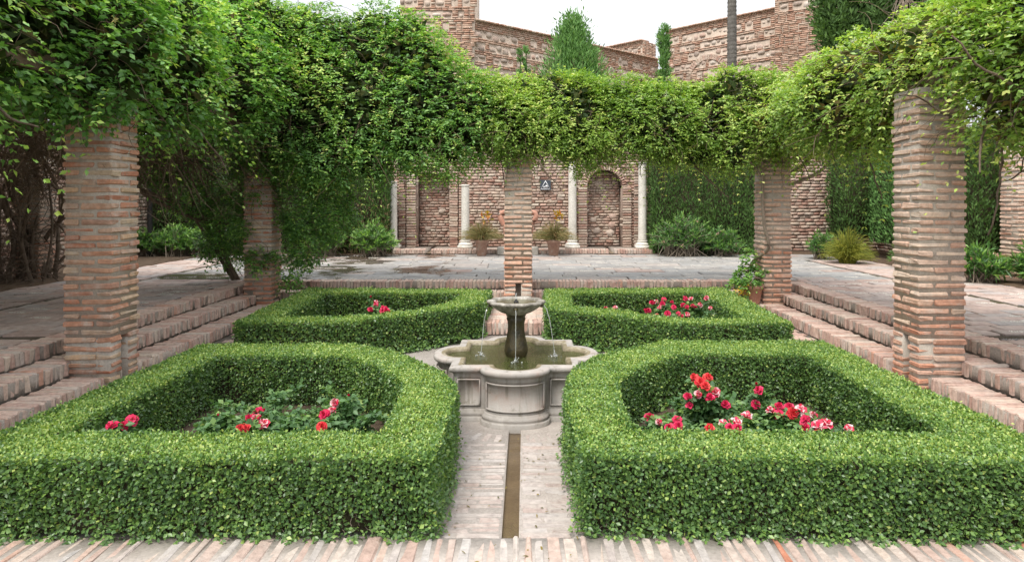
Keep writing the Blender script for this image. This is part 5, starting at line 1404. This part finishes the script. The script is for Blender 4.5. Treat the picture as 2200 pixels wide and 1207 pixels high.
conifer('cypress_tree', 'right of two tiny cypresses below the fortress wall', 0.13, 22.0, 3.0, 6.95, 0.09, 2200, 'light_cypress_leaf', 0.5, 0.30, 0.09, group='two tiny cypresses')
def big_cypress(label, E, n, base):
    t = thing('cypress_tree', label, 'tree', base)
    wobj('trunk', tubes('trunk', np.array([[base, (base[0], base[1], 6.0), (base[0] + 0.2, base[1], 10.5)]]), [0.28], [0.10], 10, M['bark']), t)
    P, Nn = surf(E, n, 0.9, 0.30)
    P = P - Nn * np.abs(rng.normal(0, 0.12, len(P)))[:, None]
    P2 = np.repeat(P, 4, 0) + rng.normal(0, 0.06, (len(P) * 4, 3)); N2 = np.repeat(Nn, 4, 0)
    A = unit(N2 * 0.5 + np.array([0, 0, 0.6]) + rand_unit(len(P2)) * 0.6)
    L = 0.17 * rng.uniform(0.6, 1.3, len(P2))
    tag(wobj('crown', leaf_mesh('crown', P2, A, unit(N2 + rand_unit(len(P2)) * 0.8), L, L * 0.32, np.clip(np.repeat(0.40 + 0.25 * wob(P, 1.8, 3), 4) + rng.normal(0, 0.12, len(P2)), 0, 0.85), M['cypress_leaf'], 0.15, 0.08, True), t), kind='stuff')
    Pi = volume_pts(E, 5000)
    tag(wobj('inner_foliage', leaf_mesh('inner_foliage', Pi, rand_unit(5000), rand_unit(5000), 0.3, 0.14, rng.random(5000) * 0.3, M['cypress_leaf']), t), kind='stuff')
    return t
big_cypress('large dark cypress with drooping boughs behind the right climber', [(9.3, 17.6, 7.6, 0.7, 0.8, 2.2), (8.4, 17.6, 7.0, 0.55, 0.6, 1.6), (10.4, 17.8, 7.6, 0.9, 0.8, 2.0), (11.6, 17.8, 7.6, 0.9, 0.9, 2.1), (8.15, 17.5, 6.2, 0.4, 0.4, 0.6), (9.6, 17.7, 5.6, 1.2, 0.7, 1.2), (11.2, 17.8, 5.6, 1.2, 0.8, 1.2), (8.5, 17.8, 8.3, 0.6, 0.6, 1.3)], 9000, (10.0, 18.9, 3.0))
# dead pale twigs hanging from it
dw = thing('dead_bough', 'bundle of pale dead twigs hanging in the dark cypress', 'branch', (9.55, 16.75, 6.3))
P = np.array([[(9.55 + rng.normal(0, 0.05), 16.8, 7.4), (9.55 + rng.normal(0, 0.12), 16.72, 7.0), (9.55 + rng.normal(0, 0.25), 16.66, 6.55), (9.6 + rng.normal(0, 0.32), 16.62, 6.15)] for _ in range(22)])
wobj('twigs', tubes('twigs', P, np.full(22, 0.02), np.full(22, 0.006), 4, M['pale_bark']), dw)

# palm: only the trunk shows below the edge of the picture
px_, py_ = 6.92, 22.0
pm = thing('palm_tree', 'tall grey palm trunk in front of the fortress wall', 'tree', (px_, py_, 3.0))
rings = []
for k in range(64):
    z = k * 0.14; r = 0.165 - 0.0005 * k
    rings += [(r * 1.06, z), (r * 0.97, z + 0.06), (r * 0.98, z + 0.11)]
link('trunk', lathe('trunk', rings, 18, M['palm_bark']), pm, (px_, py_, 3.0))
for k in range(14):
    a = k * 2.4; u = np.linspace(0, 1, 9)
    el = rng.uniform(0.1, 1.0)
    R_ = np.stack([px_ + np.cos(a) * 2.2 * u, py_ + np.sin(a) * 2.2 * u, 12.0 + el * 1.5 * u - 1.6 * u ** 2], 1)
    wobj('frond_stalk', tubes('frond_stalk', R_[None], [0.03], [0.008], 5, M['twig']), pm)
    m = 60; tt = rng.random(m); i = (tt * 7.99).astype(int); Pp = R_[i] + (R_[i + 1] - R_[i]) * (tt * 8 - i)[:, None]
    sd = np.where(rng.random(m) < 0.5, -1, 1)[:, None]
    A = np.array([-np.sin(a), np.cos(a), -0.35]) * sd + np.array([np.cos(a), np.sin(a), 0]) * 0.5
    tag(wobj('frond', leaf_mesh('frond', Pp, np.broadcast_to(A, (m, 3)) if A.shape == (3,) else A, np.tile([0, 0, 1.0], (m, 1)), 0.6, 0.05, rng.random(m) * 0.6, M['oleander_leaf']), pm), kind='stuff')

# ------------------------------------------------------------------ oleanders and other planting
def oleander(label, x, y, rx, ry, ht, n_st, leaf=0.115, flowers=0, group='oleander bushes', fresh=0.0):
    t = thing('oleander_bush', label, 'bush', (x, y, T), group)
    b = np.stack([x + rng.normal(0, rx * 0.25, n_st), y + rng.normal(0, ry * 0.25, n_st), np.full(n_st, T)], 1)
    a = rng.uniform(0, 6.283, n_st); q = np.sqrt(rng.random(n_st))
    tip = np.stack([x + np.cos(a) * rx * q, y + np.sin(a) * ry * q, T + ht * np.sqrt(np.maximum(0.12, 1 - 0.75 * q ** 2)) * rng.uniform(0.35, 1.05, n_st)], 1)
    tt = np.linspace(0, 1, 5)[None, :, None]
    S = b[:, None] + (tip - b)[:, None] * tt + np.array([0, 0, 1.0]) * (0.12 * ht * np.sin(np.pi * tt))
    wobj('stems', tubes('stems', S, np.full(n_st, 0.009), np.full(n_st, 0.004), 4, M['pale_bark']), t)
    nl = 24
    k = np.repeat(np.arange(n_st), nl); m = len(k)
    s = 0.30 + 0.7 * rng.random(m) ** 0.7
    P = b[k] + (tip - b)[k] * s[:, None] + np.array([0, 0, 1.0]) * (0.12 * ht * np.sin(np.pi * s))[:, None]
    dirv = unit((tip - b)[k]); az = rand_unit(m)
    A = unit(dirv * (0.5 + 0.6 * (s > 0.9))[:, None] + az * 0.8 + np.array([0, 0, 0.2]))
    L = leaf * rng.uniform(0.7, 1.2, m)
    tag(wobj('leaves', leaf_mesh('leaves', P, A, unit(np.array([0, 0, 1.0]) + rand_unit(m) * 0.5), L, L * 0.19, np.clip(rng.normal(0.40, 0.16, m) + 0.35 * (s > 0.92) + fresh, 0, 1), M['oleander_leaf'], 0.3, 0.15, True), t), kind='stuff')
    if flowers:
        fp = tip[rng.integers(0, n_st, flowers)]
        Pf = np.repeat(fp, 8, 0) + rng.normal(0, 0.015, (flowers * 8, 3)) + np.array([0, 0, 0.04])
        tag(wobj('blossoms', leaf_mesh('blossoms', Pf, rand_unit(len(Pf)) + np.array([0, 0, 0.4]), rand_unit(len(Pf)), 0.035, 0.02, rng.random(len(Pf)), M['pink_petal']), t), kind='stuff')
    return t
oleander('large loose oleander bush right of the arched niche', 3.95, 16.5, 0.85, 0.55, 1.05, 210, flowers=6)
oleander('lower oleander bush in front of the dark cypress hedge', 4.95, 16.5, 0.58, 0.5, 0.72, 120, flowers=4)
oleander('round clipped oleander bush just left of the left niche', -3.60, 16.35, 0.60, 0.45, 0.88, 190, fresh=0.12)
oleander('smaller oleander bush left of the round clipped one', -4.85, 16.4, 0.52, 0.42, 0.88, 130, fresh=0.08)
for i, xx in enumerate((-9.1, -8.4, -7.75)):
    oleander('%s clump of the low oleander row in the left shade' % ('outer', 'middle', 'inner')[i], xx, 16.3, 0.52, 0.4, 0.78, 130, group='low oleander row under the left pergola', fresh=0.06)
oleander('oleander bush with pink flowers left of the right front pillar', 8.15, 13.7, 0.52, 0.5, 0.78, 110, flowers=9)
oleander('low oleander bush with pink flowers right of the right front pillar', 7.75, 11.2, 0.42, 0.4, 0.62, 80, 0.15, flowers=9)
oleander('oleander bush at the right edge in front of the edge pillar', 8.45, 10.75, 0.45, 0.4, 0.72, 90, 0.15, flowers=4)
oleander('small dim oleander bush by the old vine trunks', -8.3, 13.2, 0.4, 0.4, 0.85, 70, group='oleander bushes')
oleander('small blue green bush left of the yellow broom', 7.0, 15.6, 0.35, 0.35, 0.62, 60, group='oleander bushes')

def arching(name, n, x, y, z, rad, ht, mat, r0, sides=3, K=8, base=0.3):
    """a mound of fine stems: each rises, bends over and hangs"""
    a = rng.uniform(0, 6.283, n); out = np.stack([np.cos(a), np.sin(a), np.zeros(n)], 1)
    q = rng.random(n) ** 0.7; up = rng.uniform(0.35, 1.15, n) * np.sqrt(1.02 - 0.75 * q ** 2)
    t = np.linspace(0, 1, K)[None, :, None]
    b = np.array([x, y, z]) + out * (rng.random(n) * rad * base)[:, None]
    bend = rng.uniform(0.3, 1.0, n) * q
    P = b[:, None] + out[:, None] * (rad * q)[:, None, None] * t ** 1.4 * 0.95 + np.array([0, 0, 1.0]) * (ht * up)[:, None, None] * (1.7 * t - (0.7 + 0.75 * bend)[:, None, None] * t ** 2)
    P += rng.normal(0, 0.012, P.shape) * t
    P[..., 2] = np.maximum(P[..., 2], z - 0.3)
    return tubes(name, P, np.full(n, r0), np.full(n, r0 * 0.4), sides, M[mat], rng.random(n))
br = thing('broom_bush', 'bright yellow green weeping broom bush in the right bed', 'bush', (7.15, 14.6, T))
tag(wobj('stems', arching('stems', 1100, 7.15, 14.6, T, 0.54, 0.74, 'broom_leaf', 0.006), br), kind='stuff')

# ------------------------------------------------------------------ pots
def pot(r, h, mat, name, parent, loc):
    pt = link(name, lathe(name, [(r * 0.62, 0), (r * 0.66, 0.01), (r * 0.93, h * 0.82), (r * 1.02, h * 0.82), (r * 1.05, h * 0.86), (r * 1.05, h * 0.98), (r, h), (r * 0.86, h), (r * 0.84, h * 0.9)], 28, M[mat]), parent, loc)
    link('pot_soil', lathe('pot_soil', [(r * 0.85, h * 0.9), (0.01, h * 0.92)], 20, M['soil'], caps=False), pt, loc)
for (x, lab) in ((-1.0, 'terracotta pot of arching grass left of the central pillar'), (0.79, 'terracotta pot of arching grass right of the central pillar')):
    y = 16.55
    p = thing('potted_grass', lab, 'potted plant', (x, y, T), 'two potted grasses by the niche wall')
    pot(0.17, 0.40, 'terracotta', 'pot', p, (x, y, T))
    tag(wobj('grass', arching('grass', 800, x, y, T + 0.34, 0.60, 0.52, 'grass_leaf', 0.0055, base=0.2), p), kind='stuff')
    m = 20
    P = np.stack([x + 0.12 + rng.normal(0, 0.06, m), y + rng.normal(0, 0.05, m), T + 0.98 + rng.normal(0, 0.07, m)], 1)
    wobj('croton_leaves', leaf_mesh('croton_leaves', P, rand_unit(m) + np.array([0, 0, 0.7]), rand_unit(m), 0.13, 0.05, rng.random(m) * 0.8, M['croton_leaf']), p)
x, y = 3.70, 10.60
p = thing('potted_flowers', 'terracotta pot of trailing yellow flowers at the foot of the right back pillar', 'potted plant', (x, y, S1))
pot(0.165, 0.31, 'old_terracotta', 'pot', p, (x, y, S1))
P, Nn = surf([(x - 0.04, y, S1 + 0.43, 0.24, 0.18, 0.13), (x - 0.24, y - 0.08, S1 + 0.27, 0.09, 0.08, 0.10), (x - 0.03, y + 0.05, S1 + 0.66, 0.07, 0.07, 0.18), (x + 0.2, y - 0.02, S1 + 0.52, 0.09, 0.06, 0.05)], 330)
a = sprig_leaves(P, Nn, 5, 0.07, 0.045, 0.75)
tag(wobj('leaves', leaf_mesh('leaves', *a[:3], a[3], a[4], rng.normal(0.5, 0.2, len(a[0])), M['jasmine_leaf']), p), kind='stuff')
P = np.array([x - 0.24, y - 0.18, S1 + 0.24]) + rng.normal(0, 1, (60, 3)) * np.array([0.07, 0.02, 0.04])
wobj('flowers', leaf_mesh('flowers', P, rand_unit(60), rand_unit(60), 0.035, 0.025, rng.random(60), M['yellow_petal']), p)

# ------------------------------------------------------------------ roses
def rose_mesh(mat, kind, v):
    """open rose: whorls of cupped petals"""
    V, Q, Tn = [], [], []
    whorls = [(7, 1.0, 0.25, 0.0), (6, 0.80, 0.60, 0.012), (5, 0.56, 1.0, 0.020), (4, 0.34, 1.25, 0.026)] if kind == 'open' else [(5, 1.05, 0.05, 0.0), (4, 0.75, 0.5, 0.01), (3, 0.4, 1.1, 0.015)] if kind == 'loose' else [(4, 0.55, 1.2, 0.0), (3, 0.42, 1.35, 0.008)]
    for (n, s, tilt, z0) in whorls:
        off = rng.uniform(0, 6.28)
        for k in range(n):
            a = off + 6.283 * k / n + rng.normal(0, 0.15); tl = tilt + rng.normal(0, 0.12); Lp = 0.050 * s * rng.uniform(0.85, 1.1); Wp = Lp * 1.05
            b = len(V); stripe = rng.random()
            for i, (t, w) in enumerate(((0.0, 0.25), (0.55, 1.0), (1.0, 0.75))):
                for jx in (-0.5, 0.0, 0.5):
                    cup = 0.30 * Lp * (abs(jx) * 2) ** 2 * t
                    r_ = t * Lp * math.cos(tl) * (1 - 0.1 * t); zz = z0 + t * Lp * math.sin(tl) + cup - (0.25 * Lp * t * t if tilt < 0.8 else 0)
                    r_ += -cup * 0.3 + (0.06 * Lp if jx == 0 and i == 2 else 0)
                    yv = jx * Wp * w
                    V.append((r_ * math.cos(a) - yv * math.sin(a), r_ * math.sin(a) + yv * math.cos(a), zz))
            for i in range(2):
                for jx in range(2):
                    Q.append((b + i * 3 + jx, b + i * 3 + jx + 1, b + i * 3 + jx + 4, b + i * 3 + jx + 3))
                    Tn.append(rng.random() if mat == 'striped_rose' else np.clip(stripe * 0.8 + rng.normal(0, 0.15), 0, 1))
    return mesh_np('flower', V, Q, None, M[mat], Tn, True)
ROSE = {k: [rose_mesh(m, f, v) for v in range(3) for f in fs] for k, m, fs in (('r', 'red_rose', ('open', 'open', 'loose')), ('c', 'coral_rose', ('open', 'open')), ('p', 'striped_rose', ('open', 'loose')), ('b', 'red_rose', ('bud',)))}
def rose_bush(label, base, flowers, extra=5, group='rose bushes in the hedged beds', leafiness=1.0, ht=0.3):
    """flowers: (px, py, Y, size, kind) read off the photograph and set at their own depth in the bed"""
    t = thing('rose_bush', label, 'rose bush', (base[0], base[1], 0.03), group)
    tips = []
    for (px, py, Y, sz, kd) in flowers:
        q = at(px, py, Y); q[2] = max(q[2], 0.12); tips.append(q)
        me = ROSE[kd][rng.integers(len(ROSE[kd]))]
        o = link('flower', me, t, tuple(q), (R(rng.uniform(25, 60)), R(rng.normal(0, 18)), rng.uniform(-0.6, 0.6)), (sz * 0.78,) * 3)
    for _ in range(extra * 2):
        tips.append(np.array([base[0] + rng.normal(0, 0.19), base[1] + rng.normal(0, 0.16), ht * rng.uniform(0.5, 1.1)]))
    tips = np.array(tips); n = len(tips)
    b = np.stack([base[0] + rng.normal(0, 0.035, n), base[1] + rng.normal(0, 0.035, n), np.full(n, 0.02)], 1)
    tt = np.linspace(0, 1, 6)[None, :, None]
    S = b[:, None] + (tips - b)[:, None] * tt * np.array([1, 1, 1.0]) + np.array([0, 0, 0.06]) * np.sin(np.pi * tt)
    wobj('stems', tubes('stems', S, np.full(n, 0.006), np.full(n, 0.0028), 5, M['rose_leaf'], np.full(n, 0.4)), t)
    m = int(20 * leafiness); k = np.repeat(np.arange(n), m); s = 0.25 + 0.68 * rng.random(len(k))
    P = b[k] + (tips - b)[k] * s[:, None] + np.array([0, 0, 0.06]) * np.sin(np.pi * s)[:, None]
    a = sprig_leaves(P, unit(rand_unit(len(P)) * np.array([1, 1, 0.5]) + np.array([0, 0, 0.3])), 5, 0.06, 0.046, 0.68, 0.3, 1.0, 0.2)
    tag(wobj('leaves', leaf_mesh('leaves', *a[:3], a[3], a[4], np.tile(np.clip(rng.normal(0.45, 0.2, len(P)), 0, 1), 5), M['rose_leaf'], simple=True), t), kind='stuff')
    return t
rose_bush('tall red rose bush left of centre in the right front bed', (1.40, 4.85), [(1494, 812, 4.75, 1.0, 'c'), (1520, 812, 4.8, 1.1, 'c'), (1503, 824, 4.65, 1.25, 'c'), (1515, 831, 4.6, 1.1, 'c'), (1537, 844, 4.6, 1.1, 'p'), (1525, 855, 4.55, 1.0, 'r'), (1477, 851, 4.6, 0.9, 'r'), (1500, 847, 4.6, 0.9, 'p'), (1480, 870, 4.6, 0.8, 'r'), (1558, 870, 4.6, 1.0, 'r')], 9, leafiness=1.6)
rose_bush('low rose bush at the left end of the right front bed', (1.02, 4.45), [(1395, 896, 4.4, 1.0, 'r'), (1416, 906, 4.3, 0.7, 'p'), (1453, 904, 4.3, 1.1, 'r'), (1438, 920, 4.25, 1.0, 'r'), (1457, 915, 4.25, 0.9, 'r')], 7)
rose_bush('red and white rose bush in the middle of the right front bed', (1.55, 4.5), [(1604, 894, 4.5, 1.1, 'p'), (1525, 922, 4.25, 1.0, 'c'), (1553, 909, 4.3, 0.8, 'p'), (1581, 909, 4.3, 1.2, 'p'), (1569, 921, 4.2, 1.0, 'r'), (1583, 920, 4.2, 0.9, 'r')], 7)
rose_bush('upright rose bush right of centre in the right front bed', (1.80, 4.8), [(1624, 825, 4.75, 0.9, 'b'), (1631, 839, 4.7, 1.0, 'r'), (1623, 869, 4.7, 1.0, 'r'), (1656, 880, 4.6, 0.9, 'p'), (1672, 874, 4.6, 1.0, 'r'), (1674, 889, 4.55, 1.0, 'r'), (1695, 874, 4.6, 1.0, 'r'), (1701, 888, 4.5, 1.25, 'c')], 12, leafiness=1.5)
rose_bush('pink striped rose bush at the right end of the right front bed', (1.98, 4.45), [(1721, 880, 4.5, 1.2, 'p'), (1729, 902, 4.4, 1.1, 'r'), (1746, 892, 4.4, 0.9, 'p'), (1755, 915, 4.25, 1.2, 'p'), (1776, 911, 4.25, 1.2, 'p'), (1727, 921, 4.2, 1.0, 'r'), (1825, 921, 4.2, 0.9, 'p')], 7)
rose_bush('big red roses at the left corner of the left front bed', (-2.42, 4.2), [(240, 917, 4.08, 1.25, 'r'), (284, 902, 4.15, 1.1, 'r'), (268, 914, 4.1, 0.9, 'r')], 3)
rose_bush('faded rose bush left of centre in the left front bed', (-1.98, 4.5), [(476, 866, 4.6, 0.8, 'b'), (469, 893, 4.45, 0.7, 'b'), (516, 919, 4.25, 0.8, 'c'), (524, 916, 4.3, 0.7, 'c')], 10, leafiness=1.4)
rose_bush('pink rose bush in the middle of the left front bed', (-1.62, 4.55), [(554, 887, 4.5, 1.2, 'r'), (541, 902, 4.4, 1.2, 'r'), (552, 900, 4.4, 1.1, 'p'), (568, 881, 4.5, 0.7, 'b'), (568, 910, 4.35, 1.1, 'p'), (531, 918, 4.25, 0.7, 'c')], 9)
rose_bush('small pink rose bush at the right end of the left front bed', (-1.22, 4.75), [(720, 865, 4.7, 1.0, 'p'), (698, 891, 4.6, 1.1, 'r'), (713, 883, 4.65, 0.9, 'p'), (749, 850, 4.75, 0.8, 'b'), (691, 916, 4.3, 1.0, 'c')], 9)
rose_bush('leafy rose bush without flowers at the back of the left front bed', (-1.95, 5.15), [], 3)
rose_bush('low leafy rose bush without flowers behind the pink roses of the left front bed', (-1.45, 5.1), [], 2)
rose_bush('rose bush with one big red flower in the left back bed', (-1.80, 8.5), [(796, 639, 8.4, 1.0, 'b'), (808, 649, 8.4, 0.9, 'p'), (807, 655, 8.35, 0.9, 'r'), (790, 650, 8.4, 0.7, 'b'), (796, 665, 8.3, 1.1, 'r'), (824, 664, 8.25, 1.5, 'r'), (830, 668, 8.2, 1.2, 'r')], 8)
rose_bush('crowded red rose bush left of centre in the right back bed', (1.78, 8.5), [(1401, 650, 8.5, 1.07, 'r'), (1410, 648, 8.5, 0.98, 'p'), (1427, 644, 8.6, 1.07, 'r'), (1423, 653, 8.5, 0.98, 'r'), (1417, 661, 8.4, 0.98, 'p'), (1443, 650, 8.5, 0.82, 'r'), (1447, 660, 8.4, 0.98, 'r'), (1386, 668, 8.3, 0.98, 'r'), (1393, 667, 8.3, 0.98, 'r'), (1434, 674, 8.2, 1.15, 'r'), (1457, 673, 8.2, 0.82, 'r'), (1412, 677, 8.2, 0.74, 'r')], 8)
rose_bush('red and white rose bush at the right of the right back bed', (2.2, 8.5), [(1472, 642, 8.55, 1.15, 'r'), (1484, 642, 8.5, 0.90, 'p'), (1468, 656, 8.4, 0.98, 'r'), (1475, 660, 8.4, 0.98, 'r'), (1488, 657, 8.4, 0.74, 'r'), (1494, 659, 8.4, 0.66, 'r'), (1504, 656, 8.4, 1.07, 'p'), (1518, 641, 8.5, 1.07, 'p'), (1526, 661, 8.4, 0.74, 'p'), (1477, 675, 8.2, 0.98, 'p'), (1466, 679, 8.2, 0.66, 'r')], 8)
rose_bush('sparse rose bush with two small flowers in the right back bed', (1.2, 8.75), [(1301, 662, 8.6, 0.74, 'r'), (1322, 661, 8.6, 0.90, 'p'), (1318, 664, 8.55, 0.66, 'p')], 4)

# fallen leaves on the paving
fl = thing('fallen_leaves', 'scattered dry fallen leaves on the brick path', 'leaves', (0.2, 4.2, 0)); tag(fl, kind='stuff')
n = 64
P = np.stack([rng.uniform(-0.38, 0.36, n), rng.uniform(3.25, 5.1, n), np.full(n, 0.008)], 1)
P[:, 2] += (P[:, 1] < 3.5) * 0.03
wobj('leaves', leaf_mesh('leaves', P, unit(rng.normal(0, 1, (n, 3)) * np.array([1, 1, 0.1])), np.tile([0, 0, 1.0], (n, 1)) + rng.normal(0, 0.15, (n, 3)), rng.uniform(0.012, 0.035, n), rng.uniform(0.006, 0.014, n), 0.7 + 0.3 * rng.random(n), M['dry_leaf']), fl)

for o in bpy.data.objects:
    if '_o' in o: del o['_o']
